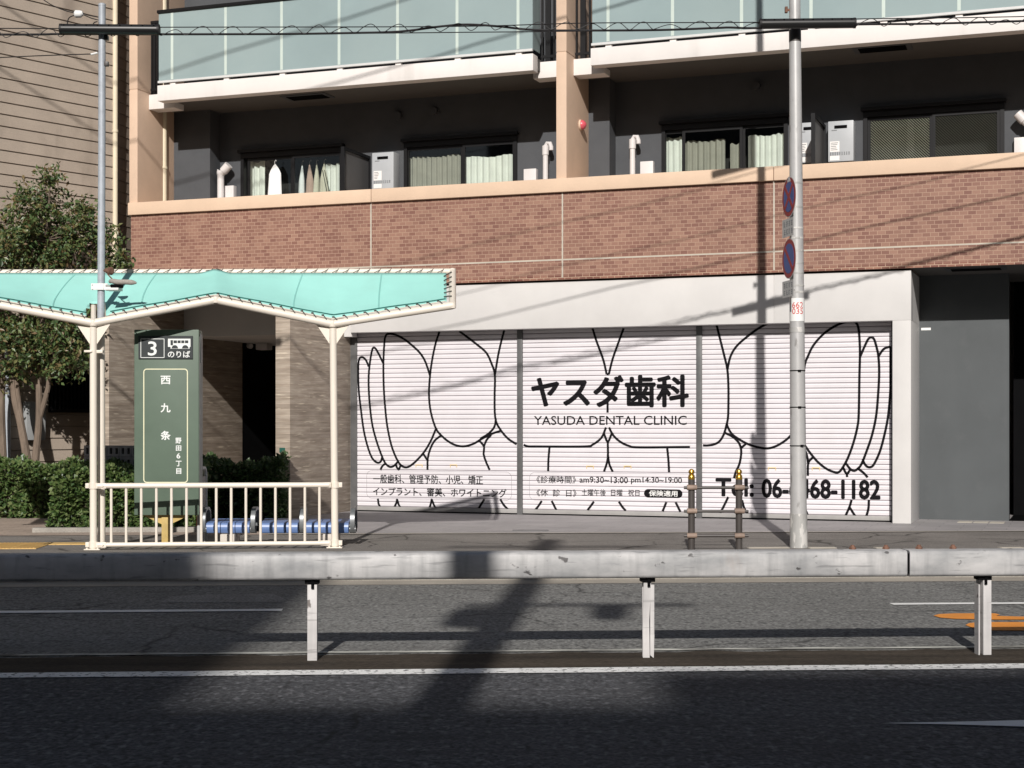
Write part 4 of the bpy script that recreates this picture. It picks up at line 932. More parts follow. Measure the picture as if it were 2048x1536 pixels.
def tree(label, base, trunks, blobs, nl, seed, m='leaf_tree'):
    rn = random.Random(seed); t = thing('tree', label, 'tree', base, 'small trees beside the lap-sided wall')
    b = MB()
    for pts, r0, r1 in trunks:
        P = bez(pts, 5); b.tube(P, [r0 + (r1 - r0) * i / (len(P) - 1) for i in range(len(P))], 9)
    tips = []
    for c, rx, ry, rz, k in blobs:
        for _ in range(k):
            d = rv(rn); rr = rn.random() ** .45; tips.append(c + Vector((d.x * rx * rr, d.y * ry * rr, d.z * rz * rr)))
    ends = [Vector(p) for tr_ in trunks for p in tr_[0][1:]]
    for p in tips:
        near = min(ends, key=lambda e_: (e_ - p).length + (0 if e_.z < p.z + .1 else .6)); mid = (near + p) / 2 + rv(rn) * .08
        b.tube([near, mid, p], [.014, .009, .004], 5)
    part(b, 'trunk', 'bark', t)
    b = MB(); per = nl // len(tips)
    for p in tips:
        for _ in range(per // 7):
            tw = p + rv(rn) * rn.uniform(.02, .24); dirn = (rv(rn) + Vector((0, 0, .15))).normalized()
            for j in range(7):
                c = tw + dirn * j * .028; d = (dirn * .4 + rv(rn) * .9 + Vector((0, 0, -.25))).normalized(); s = rn.uniform(.7, 1.25)
                leaf(b.bm, c, d, (rv(rn) * .7 + Vector((0, -.3, .8))).normalized(), .080 * s, .021 * s)
    part(b, 'crown', m, t, smooth=False, recalc=False); return t
TY = 24.75
tw = lambda px, py, dy=0: at(px, py, TY + dy)
tree('broad dark-leaved tree with several pale stems at the left edge', Vector((X(60, TY), TY, .2)),
     [([tw(58, 1010), tw(55, 930), tw(42, 850), tw(28, 790), tw(22, 700), tw(10, 560), tw(20, 470)], .075, .03),
      ([tw(66, 1010), tw(70, 930), tw(78, 840), tw(78, 740), tw(85, 640), tw(92, 480), tw(98, 400)], .07, .022),
      ([tw(62, 1000), tw(52, 900), tw(40, 820), tw(30, 740)], .055, .03),
      ([tw(78, 840), tw(95, 780), tw(100, 750), tw(130, 640), tw(150, 560)], .045, .02),
      ([tw(8, 1000, .1), tw(2, 820, .1), tw(4, 740, .1), tw(-10, 600, .1), tw(-30, 470)], .075, .03)],
     [(tw(90, 425), .62, .6, .62, 26), (tw(30, 500), 1.0, .7, .9, 46), (tw(-60, 520), .9, .7, .9, 24), (tw(120, 520), .55, .5, .5, 20), (tw(20, 640, -.1), .9, .6, .6, 26), (tw(125, 670), .5, .45, .55, 20), (tw(30, 710, -.15), .6, .4, .4, 16), (tw(120, 715, -.1), .45, .4, .35, 12), (tw(165, 440), .3, .3, .3, 8)], 19500, 21)
tree('thin young tree with sparse leaves between the grey pole and brick wall', Vector((X(205, TY + .3), TY + .3, .2)),
     [([tw(196, 1000, .3), tw(192, 800, .3), tw(190, 640, .3), tw(206, 540, .3), tw(213, 450, .3)], .03, .008), ([tw(190, 640, .3), tw(170, 560, .3), tw(160, 500, .3)], .018, .006)],
     [(tw(206, 490, .3), .2, .2, .45, 7), (tw(230, 530, .3), .2, .2, .12, 6), (tw(180, 540, .3), .3, .3, .25, 7)], 1700, 5)
# decorative screen-block wall behind the sign
b = MB(FA); wv = 4.4; us, zt = FA.pix(168, 890, wv); bw_, bh_ = .19, .155
sb = thing('screen_block_wall', 'low wall of square hollow grey blocks behind the bus stop sign', 'wall', FA.P(us + .5, wv, .15))
for r in range(8):
    for c_ in range(6):
        x, z = us + c_ * (bw_ + .006), zt - (r + 1) * (bh_ + .006)
        if z < .15: continue
        t_ = .035; h2 = bw_ / 2
        for s_ in (0, h2):
            b.box(x + s_, x + s_ + t_, wv - .1, wv, z, z + bh_); b.box(x + s_ + h2 - t_ / 2, x + s_ + h2 - .001, wv - .1, wv, z, z + bh_)
            b.box(x + s_ + t_, x + s_ + h2 - t_ / 2, wv - .1, wv, z, z + t_); b.box(x + s_ + t_, x + s_ + h2 - t_ / 2, wv - .1, wv, z + bh_ - t_, z + bh_)
part(b, 'blocks', 'hblock', sb); b = MB(FA); b.box(us, us + 6 * (bw_ + .006), wv - .13, wv - .101, .15, zt - .01); part(b, 'mortar', 'alu_grey', sb)

# ------------------------------------------------------------------ guardrail on the median
GD = 10.47
gr = thing('guardrail', 'weathered box-beam guardrail on short white posts along the road median', 'guardrail', RD.P(0, GD, 0))
gz0, gz1 = .54, .715
aj = RD.pix(1816, 1130, GD - .09)[0]
def beam_prof(b, a0, a1):
    hw = .095; r = .022
    pr = [(-hw, gz0 + r), (-hw, gz1 - r), (-hw + r * .35, gz1 - r * .35), (-hw + r, gz1), (hw - r, gz1), (hw, gz1 - r), (hw, gz0 + r), (hw - r, gz0), (-hw + r, gz0), (-hw + r * .35, gz0 + r * .35)]
    n = max(1, int((a1 - a0) / .5))
    R_ = [[b.bm.verts.new(RD.P(a0 + (a1 - a0) * i / n, GD + y, z)) for y, z in pr] for i in range(n + 1)]
    for A, B in zip(R_, R_[1:]):
        for k in range(len(pr)): b.bm.faces.new([A[k], A[(k + 1) % len(pr)], B[(k + 1) % len(pr)], B[k]])
    b.bm.faces.new(R_[0][::-1]); b.bm.faces.new(R_[-1])
b = MB(RD); beam_prof(b, -14, aj - .006); part(b, 'beam', 'beam', gr)
b = MB(RD); beam_prof(b, aj + .012, 14); part(b, 'beam', 'beam', gr)
b = MB(RD); b.box(aj - .3, aj + .3, GD - .08, GD + .08, gz0 + .02, gz1 - .02); part(b, 'splice_sleeve', 'black', gr)
for px in (1705, 1772, 1838, 1906):
    a = RD.pix(px, 1100, GD + .05)[0]; b = MB(RD); p = RD.P(a, GD + .05, gz1); b.lathe(p, [(.024, 0), (.024, .012), (.014, .02), (.013, .028)], 6); part(b, 'bolt', 'rust', gr)
def gpost(px, kind):
    a = RD.pix(px, 1300, GD)[0]; d = GD
    b = MB(RD)
    if kind == 0: b.box(a - .032, a + .032, d - .035, d + .035, 0.003, gz0 - .035, .004)
    elif kind == 1:
        b.prism([(a - .035, d - .03, .003), (a + .01, d - .034, .003), (a + .006, d - .034, .25), (a + .02, d - .034, gz0 - .04), (a - .03, d - .03, gz0 - .035), (a - .036, d - .02, .2)], (0, .012, 0))
        b.box(a + .014, a + .042, d - .03, d + .03, .16, gz0 - .05, .003); b.prism([(a + .014, d - .03, .02), (a + .038, d - .03, .0), (a + .042, d - .03, .16), (a + .014, d - .03, .16)], (0, .04, 0))
        b.box(a - .03, a + .03, d + .03, d + .036, .003, gz0 - .03)
    else:
        b.box(a - .045, a - .036, d - .04, d + .04, .003, gz0 - .06); b.box(a - .012, a + .044, d - .04, d + .03, .003, gz0 - .03, .003); b.box(a - .036, a - .012, d + .03, d + .036, .003, gz0 - .03)
    p = part(b, 'post', 'post_white', gr)
    b = MB(RD); b.box(a - .048, a + .046, d - .045, d + .05, gz0 - .03, gz0 - .001, .004)
    b.box(a - .006, a + .012, d - .052, d - .035, gz0 - .06, gz0 - .002); part(b, 'bracket', 'black', p)
gpost(625, 0); gpost(1295, 1); gpost(1966, 2); gpost(-45, 0)

# ------------------------------------------------------------------ bus shelter
def YF(px): return 17.70 + .00056 * px
SD = 1.17
sh = thing('bus_shelter', 'bus shelter with turquoise canvas roof laced to a cream pipe frame', 'bus shelter', at(430, 1098, YF(430)) * Vector((1, 1, 0)) + Vector((0, 0, .15)) if False else Vector((X(430, YF(430)), YF(430), .15)))
ZN = [(-291, 648), (-46, 602), (187, 646), (432, 600), (665, 648), (905, 611)]
fp = [at(px, py, YF(px)) for px, py in ZN]
rp_ = .045
b = MB()
for A, B in zip(fp, fp[1:]): b.tube([A, B], rp_, 14)
for p_ in fp[1:-1]: b.lathe(p_ - Vector((0, 0, .045)), [(.02, 0), (.045, .012), (.05, .045), (.045, .078), (.02, .09)], 14)
part(b, 'front_pipe', 'cream', sh)
YB = lambda px: YF(px) + SD
bp0, bp1 = at(-291, 546, YB(-291)), at(905, 543, YB(905))
b = MB(); b.tube([bp0, bp1], .038, 14); part(b, 'rear_pipe', 'cream', sh)
b = MB(); b.tube([fp[-1], bp1], .042, 14); b.lathe(fp[-1] - Vector((0, 0, .042)), [(.01, 0), (.04, .01), (.042, .042), (.04, .074), (.01, .084)], 14); b.lathe(bp1 - Vector((0, 0, .04)), [(.01, 0), (.04, .01), (.042, .042), (.04, .074), (.01, .084)], 14); part(b, 'end_pipe', 'cream', sh)
# canvas
def canvas_front(s):                        # s in px
    for (xa, ya), (xb, yb) in zip(ZN, ZN[1:]):
        if xa <= s <= xb:
            t = (s - xa) / (xb - xa); return at(s, ya + (yb - ya) * t, YF(s))
    return fp[-1]
def canvas_pt(s, t):
    A = canvas_front(s) + Vector((0, .05, .062)); B = at(s, 545, YB(s)) + Vector((0, -.06, -.012))
    ridge = max(0, 1 - abs(s - 432) / 30.0) if s > 300 else max(0, 1 - abs(s + 46) / 30.0)
    p = A.lerp(B, t)
    seg_ = min(abs(s - 187), abs(s - 665), abs(s + 291)) / 245.0
    p.z += -.035 * math.sin(math.pi * t) * (1 - .5 * seg_) + .05 * ridge * t ** 2 + .008 * math.sin(s * .05) * math.sin(math.pi * t)
    return p
b = MB(); NS, NT = 150, 14; s0_, s1_ = -285, 893
V = []
for i in range(NS + 1):
    s = s0_ + (s1_ - s0_) * i / NS; V.append([b.bm.verts.new(canvas_pt(s, j / NT)) for j in range(NT + 1)])
for i in range(NS):
    s = s0_ + (s1_ - s0_) * (i + .5) / NS
    for j in range(NT):
        if 174 < s < 212 and j < (5 if 180 < s < 206 else 3): continue        # notch for the pole
        b.bm.faces.new([V[i][j], V[i + 1][j], V[i + 1][j + 1], V[i][j + 1]])
bmesh.ops.delete(b.bm, geom=[v for v in b.bm.verts if not v.link_faces], context='VERTS')
cv_ = part(b, 'canvas', 'canvas', sh, recalc=False)
md = cv_.modifiers.new('thickness', 'SOLIDIFY'); md.thickness = .004; md.offset = 0
b = MB(); s = s0_
hem = []
while s <= s1_:
    hem.append(s); s += 8
for A, B in zip(hem, hem[1:]):
    if 165 < A < 215: continue
    b.tube([canvas_pt(A, .085) + Vector((0, -.012, .008)), canvas_pt(B, .085) + Vector((0, -.012, .008))], .006, 5)
part(b, 'hem_line', 'canvas_hem', cv_)
for sa, sb_ in ((152, 104), (314, 282), (606, 586), (764, 757), (-180, -200)):
    b = MB(); b.tube([canvas_pt(sb_ + (sa - sb_) * (t ** 1.8), .1 + .86 * t) + Vector((0, -.002, .0015)) for t in [k_ / 10 for k_ in range(11)]], .010, 5); part(b, 'seam', 'canvas_seam', cv_)
b = MB(); s = s0_ + 6; k = 0
while s < s1_:
    if not 172 < s < 214:
        p0, p1 = canvas_pt(s, .02) + Vector((0, -.02, .01)), canvas_front(s + 9) + Vector((0, -.035, .035)); b.tube([p0, (p0 + p1) / 2 + Vector((0, -.03, .01)), p1], .0055, 5)
        b.tube([p0 + Vector((-.014, 0, 0)), p0 + Vector((.014, 0, .004))], .008, 5)
    p0, p1 = canvas_pt(s, .99) + Vector((0, 0, .01)), at(s + 10, 541, YB(s + 10)) + Vector((0, -.045, .0)); b.tube([p0 + Vector((0, -.02, 0)), p1, p1 + Vector((.012, .03, .02))], .0045, 5)
    s += 21
for t in [k_ / 7 for k_ in range(1, 7)]:
    p0 = canvas_pt(s1_, t) + Vector((-.03, -.01, .012)); p1 = fp[-1].lerp(bp1, t) + Vector((-.01, -.02, .03)); b.tube([p0, p1 + Vector((0, 0, .02))], .0075, 5)
part(b, 'lacing', 'rope', sh)
for lo_, hi_ in ((-400, 172), (214, 1000)):
    b = MB(); b.tube([canvas_front(A) + Vector((0, .0, .06)) for A in hem if lo_ < A < hi_], .009, 6); part(b, 'lacing_rod', 'rope_white', sh)
b = MB()
for px in (187, 665, 432, -46):
    A = canvas_front(px); B = at(px, 546, YB(px)); b.tube([A, A.lerp(B, .5) + Vector((0, 0, -.06)), B], .03, 10)
part(b, 'roof_arm', 'cream', sh)
for px, pb in ((187, 1102), (670, 1095)):
    Yp = YF(px) + .02; top = at(px if px < 400 else 666, 646, Yp); bx = X(px, Yp)
    b = MB(); b.tube([(bx, Yp, .15), (top.x, Yp, top.z)], .041, 16); po = part(b, 'post', 'cream', sh)
    b = MB(); b.box(bx - .09, bx + .09, Yp - .08, Yp + .08, .151, .163, .004)
    for ax_ in (-.06, .06): b.lathe((bx + ax_, Yp - .05, .163), [(.012, 0), (.012, .014)], 6)
    part(b, 'base_plate', 'cream', po)
    b = MB()
    for sg in (-1, 1):
        zt = top.z - .05; b.prism([(top.x + sg * .04, Yp - .006, zt + .01), (top.x + sg * .19, Yp - .006, zt + .035), (top.x + sg * .04, Yp - .006, zt - .19)], (0, .012, 0))
    part(b, 'gusset', 'cream', po)
for zc_, pxs in ((0.88, 0),):
    pass
# railing between the shelter posts
pl, pr = X(187, YF(187) + .02), X(670, YF(670) + .02); yl, yr = YF(187) + .02, YF(670) + .02
rl = thing('railing', 'low cream railing with vertical bars between the shelter posts', 'railing', ((pl + pr) / 2, (yl + yr) / 2, .15))
zr1, zr0 = CH - 119.5 * 17.8 / FPX, CH - 236 * 17.9 / FPX
Yat = lambda x: yl + (yr - yl) * (x - pl) / (pr - pl)
for z, r, nm in ((zr1, .031, 'top_rail'), (zr0, .026, 'bottom_rail')):
    b = MB(); b.tube([(pl + .06, Yat(pl) - .05, z), (pr - .06, Yat(pr) - .05, z)], r, 12); part(b, nm, 'cream', rl)
for px in (225, 254, 283.5, 313, 342.5, 372, 401, 430.5, 460, 489, 518, 547.5, 576.5, 606, 635):
    x = X(px, 17.85); b = MB(); b.tube([(x, Yat(x) - .05, zr0), (x, Yat(x) - .05, zr1)], .0155, 8); part(b, 'baluster', 'cream', rl)
for x, sg in ((pl, 1), (pr, -1)):
    for z in (zr1, zr0):
        b = MB(); y = Yat(x); b.tube([(x, y, z - .035), (x, y, z + .035)], .049, 16); b.box(x + (.04 if sg > 0 else -.16), x + (.16 if sg > 0 else -.04), y - .066, y - .03, z - .03, z + .03, .004)
        b.box(x - sg * .085, x - sg * .045, y - .03, y + .03, z - .028, z + .028, .004); b.tube([(x + sg * .12, y - .066, z), (x + sg * .12, y - .08, z)], .012, 6); part(b, 'clamp', 'cream', rl)

# ------------------------------------------------------------------ bus stop sign
SY = 18.27
sx0, sx1 = X(268, SY), X(398, SY); sz0, sz1 = CH - 178.5 * SY / FPX, CH + 193 * SY / FPX
sg = thing('bus_stop_sign', 'tall green bus stop pillar with white lettering behind the cream railing', 'bus stop sign', ((sx0 + sx1) / 2, SY + .11, .15))
b = MB(); b.box(sx0, sx1, SY, SY + .21, sz0, sz1, .014); body = part(b, 'pillar_body', 'sign_green', sg)
b = MB(); b.box(sx1 - .02, sx1 + .004, SY + .03, SY + .2, sz0 + .05, sz1 - .08, .002); part(b, 'side_trim', 'sign_side', body)
b = MB(); b.box(sx1 + .004, sx1 + .012, SY + .05, SY + .15, CH + (HY - 725) * SY / FPX, CH + (HY - 668) * SY / FPX, .003); part(b, 'side_light', 'sign_dark', body)
CZ = lambda x, y: (X(250 + x / 3.267, SY), CH + (HY - (640 + y / 3.267)) * SY / FPX)
def sbox(mb, x0, y0, x1, y1, f0, f1):
    a, t_ = CZ(x0, y0); c_, d_ = CZ(x1, y1); mb.box(a, c_, SY - f1, SY - f0, d_, t_)
b = MB(); sbox(b, 90, 104, 444, 253, .001, .018); pl_ = part(b, 'number_plate', 'sign_dark', sg)
def put(mb, txt, x0, y0, x1, y1, f, bold=0.0):
    a, t_ = CZ(x0, y0); c_, d_ = CZ(x1, y1); dd = bold * (t_ - d_)
    for k, (cx_, cy_) in enumerate(copies(bold)):
        merge(mb, fit(text_bm(txt), a + dd, c_ - dd, d_ + dd, t_ - dd), lambda v: Vector((v.x + cx_ * dd, SY - f - k * .00006, v.y + cy_ * dd)))
b = MB(); put(b, '3', 152, 140, 210, 233, .0195, .015); put(b, 'のりば', 282, 202, 428, 246, .0195, .02)
F_ = .0195
def flat(mb, bm): merge(mb, bm, lambda v: Vector((v.x, SY - F_, v.y)))
a, t_ = CZ(106, 124); c_, d_ = CZ(258, 246); rrect(b, a, c_, d_, t_, .004, .007, flat)
def rect(mb, x0, y0, x1, y1, f):
    a, t_ = CZ(x0, y0); c_, d_ = CZ(x1, y1); mb.quad([(a, SY - f, d_), (c_, SY - f, d_), (c_, SY - f, t_), (a, SY - f, t_)])
rect(b, 283, 123, 430, 188, .0195); part(b, 'plate_lettering', 'sign_white', pl_, smooth=False, recalc=False)
b = MB()
for x0, y0, x1, y1 in ((300, 132, 316, 166), (320, 134, 342, 152), (346, 134, 366, 152), (370, 134, 390, 152), (394, 134, 416, 152)): rect(b, x0, y0, x1, y1, .0205)
bm = bmesh.new()
for cx_, cy_ in ((328, 186), (396, 186)):
    p = CZ(cx_, cy_); b.bm.faces.new([b.bm.verts.new(Vector((p[0] + .038 * math.cos(k * math.pi / 8), SY - .0205, p[1] + .038 * math.sin(k * math.pi / 8)))) for k in range(9)])
for x0, x1 in ((283, 300), (420, 430)): rect(b, x0 if x0 < 300 else 424, 176, x1, 188, .0205)
bm.free(); part(b, 'bus_pictogram', 'sign_dark', pl_, smooth=False, recalc=False)
b = MB()
F_ = .002
a, t_ = CZ(123, 321); c_, d_ = CZ(408, 1061); rrect(b, a, c_, d_, t_, .035, .012, flat); part(b, 'border_line', 'sign_yellow', sg, smooth=False, recalc=False)
b = MB()
for ch, x0, y0, x1, y1, bo in (('西', 233, 364, 298, 420, .025), ('九', 233, 544, 298, 604, .025), ('条', 233, 724, 298, 784, .025), ('野', 330, 769, 369, 807, .025), ('田', 333, 820, 368, 855, .025), ('6', 337, 870, 362, 905, .025), ('丁', 332, 920, 370, 956, .025), ('目', 335, 969, 368, 1006, .025)):
    put(b, ch, x0, y0, x1, y1, .002, bo); part(b, 'stop_name_character', 'sign_white', sg, smooth=False, recalc=False); b = MB()
b = MB(); px_ = X(333, SY + .1); b.box(px_ - .05, px_ + .05, SY + .06, SY + .16, .16, sz0 + .001, .006); b.box(px_ - .14, px_ + .14, SY - .02, SY + .24, .151, .166, .004); part(b, 'stand', 'yellow_steel', sg)
b = MB()
for s_ in (-1, 1): b.prism([(px_ + s_ * .05, SY + .08, sz0), (px_ + s_ * .28, SY + .08, sz0), (px_ + s_ * .05, SY + .08, sz0 - .11)], (0, .06, 0))
part(b, 'brace', 'yellow_steel', sg)
# notice stand beside the sign
NY = 18.75; nx = X(404.5, NY)
ns = thing('notice_stand', 'slim round-topped notice stand seen edge-on beside the green pillar', 'notice stand', (nx, NY, .15))
zt = CH - 84 * NY / FPX
b = MB(); pts = []
for yy, zz_ in ((-.2, .5), (-.2, zt - .1)): pts.append((nx, NY + yy, zz_))
pts += [(nx, NY - .2 + .1 * (1 - math.cos(R(a))), zt - .1 + .1 * math.sin(R(a))) for a in (20, 45, 70, 90)] + [(nx, NY + .2 - .1 * (1 - math.cos(R(a))), zt - .1 + .1 * math.sin(R(a))) for a in (90, 70, 45, 20)] + [(nx, NY + .2, zt - .1), (nx, NY + .2, .5)]
b.tube([Vector(p) for p in pts], .022, 10); b.tube([(nx, NY - .2, .15), (nx, NY - .2, .5)], .022, 10); b.tube([(nx, NY + .2, .15), (nx, NY + .2, .5)], .022, 10); part(b, 'frame', 'sign_back', ns)
b = MB(); b.box(nx - .01, nx + .01, NY - .18, NY + .18, .5, zt - .1); part(b, 'board', 'bronze', ns)
b = MB(); rx_ = X(398, 18.62); rz0, rz1 = CH - 201 * 18.6 / FPX, CH - 180 * 18.6 / FPX
rt = thing('red_tag', 'small red striped plate low beside the green pillar', 'plate', (rx_, 18.62, .15)); b.box(rx_ - .03, rx_ + .03, 18.615, 18.625, rz0, rz1, .002); part(b, 'plate', 'red', rt)
b = MB()
for k in range(3): b.box(rx_ - .022, rx_ + .022, 18.613, 18.6149, rz0 + .02 + k * .036, rz0 + .03 + k * .036)
part(b, 'white_mark', 'white_print', rt); b = MB(); b.tube([(rx_, 18.64, .15), (rx_, 18.64, rz1)], .012, 8); part(b, 'stake', 'alu_grey', rt)

# ------------------------------------------------------------------ bench
BY = 18.45
bn = thing('bench', 'three-seat blue bench with grey loop armrests behind the railing', 'bench', (X(556, BY), BY + .2, .15))
zs = CH - 194 * BY / FPX
for p0, p1 in ((412, 500), (519, 598), (611, 698)):
    x0, x1 = X(p0, BY), X(p1, BY); n3 = 3; b = MB()
    for k in range(n3):
        a0, a1 = x0 + (x1 - x0) * k / n3, x0 + (x1 - x0) * (k + 1) / n3 - .008
        pr_ = [(.40, zs + .01), (.40, zs + .03), (.25, zs + .012), (.06, zs + .008), (.02, zs - .005), (.0, zs - .035), (.0, zs - .08), (.02, zs - .115), (.05, zs - .125), (.08, zs - .10), (.08, zs - .03), (.3, zs - .02)]
        A = [b.bm.verts.new((a0, BY + y, z)) for y, z in pr_]; B = [b.bm.verts.new((a1, BY + y, z)) for y, z in pr_]
        b.bm.faces.new(A); b.bm.faces.new(B[::-1])
        for i in range(len(pr_)): b.bm.faces.new([A[i], A[(i + 1) % len(pr_)], B[(i + 1) % len(pr_)], B[i]])
    part(b, 'seat', 'seat_blue', bn)
for px in (407, 506.5, 603, 705):
    x = X(px, BY); b = MB(); w_ = .026
    path = [(.02, -.10), (-.015, -.05), (-.01, .06), (.03, .13), (.10, .16), (.22, .16), (.30, .12), (.33, .02), (.33, -.08)]
    P = bez([(0, y, z) for y, z in path], 4)
    L = []
    for i, p in enumerate(P):
        d = (P[min(i + 1, len(P) - 1)] - P[max(i - 1, 0)]).normalized(); nn = Vector((0, -d.z, d.y)) * .018
        L.append([b.bm.verts.new(Vector((x + sx_ * w_, BY + p.y, zs + p.z)) + nn * sn) for sx_, sn in ((-1, -1), (1, -1), (1, 1), (-1, 1))])
    for A, B in zip(L, L[1:]):
        for k in range(4): b.bm.faces.new([A[k], A[(k + 1) % 4], B[(k + 1) % 4], B[k]])
    b.bm.faces.new(L[0][::-1]); b.bm.faces.new(L[-1]); b.tube([(x - .035, BY + .03, zs - .075), (x + .035, BY + .03, zs - .075)], .045, 12); part(b, 'armrest', 'arm_grey', bn)
b = MB(); b.tube([(X(405, BY), BY + .2, zs - .08), (X(710, BY), BY + .2, zs - .08)], .035, 10); part(b, 'support_bar', 'black', bn)
for px in (455, 660):
    x = X(px, BY); b = MB(); b.tube([(x, BY + .2, .27), (x, BY + .2, zs - .08)], .03, 10); part(b, 'leg', 'black', bn)
    b = MB(); b.box(x - .085, x + .085, BY - .02, BY + .36, .15, .285, .014); part(b, 'concrete_foot', 'block', bn)

# ------------------------------------------------------------------ bronze barrier
BAY = 17.75
br = thing('street_barrier', 'dark bronze two-post barrier with brass finials beside the silver pole', 'barrier', (X(1430, BAY), BAY, .15))
bxs = [X(1383, BAY), X(1478, BAY)]; zb_ = CH - 107 * BAY / FPX
for x in bxs:
    b = MB(); b.tube([(x, BAY, .15), (x, BAY, zb_)], .038, 16); po = part(b, 'post', 'bronze', br)
    b = MB(); h = 22 * BAY / FPX / .118; b.lathe((x, BAY, zb_), [(.039, 0), (.039, .02), (.036, .045), (.024, .06), (.03, .068), (.036, .085), (.03, .105), (.015, .117), (.002, .12)], 18); part(b, 'finial', 'gold', po)
for i, py in enumerate((975, 1022, 1071)):
    z = CH - (py - HY) * BAY / FPX; b = MB()
    b.tube([(bxs[0] - .09, BAY - .045, z), (bxs[1] + .1, BAY - .045, z)], .0175, 10); ra = part(b, 'crossbar', 'bronze', br)
    for x in bxs: b = MB(); b.tube([(x - .055, BAY - .04, z + .002), (x + .055, BAY - .04, z + .002)], .03, 12); part(b, 'collar', 'sleeve', ra)

# ------------------------------------------------------------------ silver pole and the signs on it
PY_ = 18.15; pxl = lambda py: 1589.5 + 8 * py / 1098
def pole_c(py): return at(pxl(py), py, PY_)
sp_ = thing('utility_pole', 'tall tapering silver pole with cable ties and a number band', 'pole', Vector((pole_c(1098).x, PY_, .15)))
def prad(py): return (11.2 + (16.4 - 11.2) * py / 1030) * PY_ / FPX
pts = [at(pxl(1094), 1094, PY_), at(pxl(1027), 1027, PY_), at(pxl(640), 640, PY_), at(pxl(0), 0, PY_), at(pxl(-420), -420, PY_), at(pxl(-1250), -1250, PY_)]
pts[0].z = .15
b = MB(); b.tube(pts, [prad(1098), prad(1027), prad(640), prad(0), prad(-420), .04], 28); part(b, 'shaft', 'silver', sp_)
b = MB(); q = at(pxl(1027), 1027, PY_); b.tube([pts[0], q], [.102, .0985], 28); part(b, 'base_sleeve', 'silver_base', sp_)
b = MB(); b.tube([at(pxl(655), 655, PY_), at(pxl(665), 665, PY_)], [prad(655) + .004, prad(665) + .004], 28)
for py in (365, 413, 455, 475, 500, 525, 545, 570, 583): b.tube([at(pxl(py), py, PY_), at(pxl(py + 3.5), py + 3.5, PY_)], [prad(py) + .003] * 2, 28)
part(b, 'clamp_band', 'silver_base', sp_)
for py in (740.5, 813.5, 890.5):
    b = MB(); b.tube([at(pxl(py), py, PY_), at(pxl(py), py + 2, PY_)], prad(py) + .004, 28); c0 = at(pxl(py) + (4 if py < 850 else 8), py + 1, PY_ - prad(py) - .004); b.box(c0.x - .018, c0.x + .018, c0.y - .01, c0.y + .004, c0.z - .012, c0.z + .012, .003); part(b, 'cable_tie', 'black', sp_)
b = MB(); b.tube([at(pxl(84), 84, PY_), at(pxl(60), 60, PY_)], [prad(84) + .003, prad(60) + .003], 28); part(b, 'black_band', 'bronze', sp_)
b = MB(); y0, y1 = 597, 643; b.tube([at(pxl(y1), y1, PY_), at(pxl(y0), y0, PY_)], [prad(y1) + .003, prad(y0) + .003], 28); nbnd = part(b, 'number_band', 'white_print', sp_)
b = MB()
for txt, ya, yb in (('662', 605, 617), ('035', 617.5, 629)):
    zt, z0 = at(0, ya, PY_).z, at(0, yb, PY_).z; rr = prad(617) + .0045; cxp = at(pxl(617), 617, PY_).x
    ang0 = -10.5 * PY_ / FPX / rr * 1.05
    merge(b, fit(text_bm(txt, .005), -.075 * 1.0, .060, z0, zt), lambda v: Vector((cxp + rr * math.sin(v.x / rr), PY_ - rr * math.cos(v.x / rr), v.y)))
part(b, 'band_number', 'num_red', nbnd, smooth=False, recalc=False)
b = MB(); b.box(pole_c(20).x - .115, pole_c(20).x - .085, PY_ - .03, PY_ + .02, at(0, 26, PY_).z, at(0, 14, PY_).z, .004); b.box(pole_c(20).x - .086, pole_c(20).x - .05, PY_ - .015, PY_ + .01, at(0, 22, PY_).z, at(0, 18, PY_).z); part(b, 'step_bolt', 'rust', sp_)
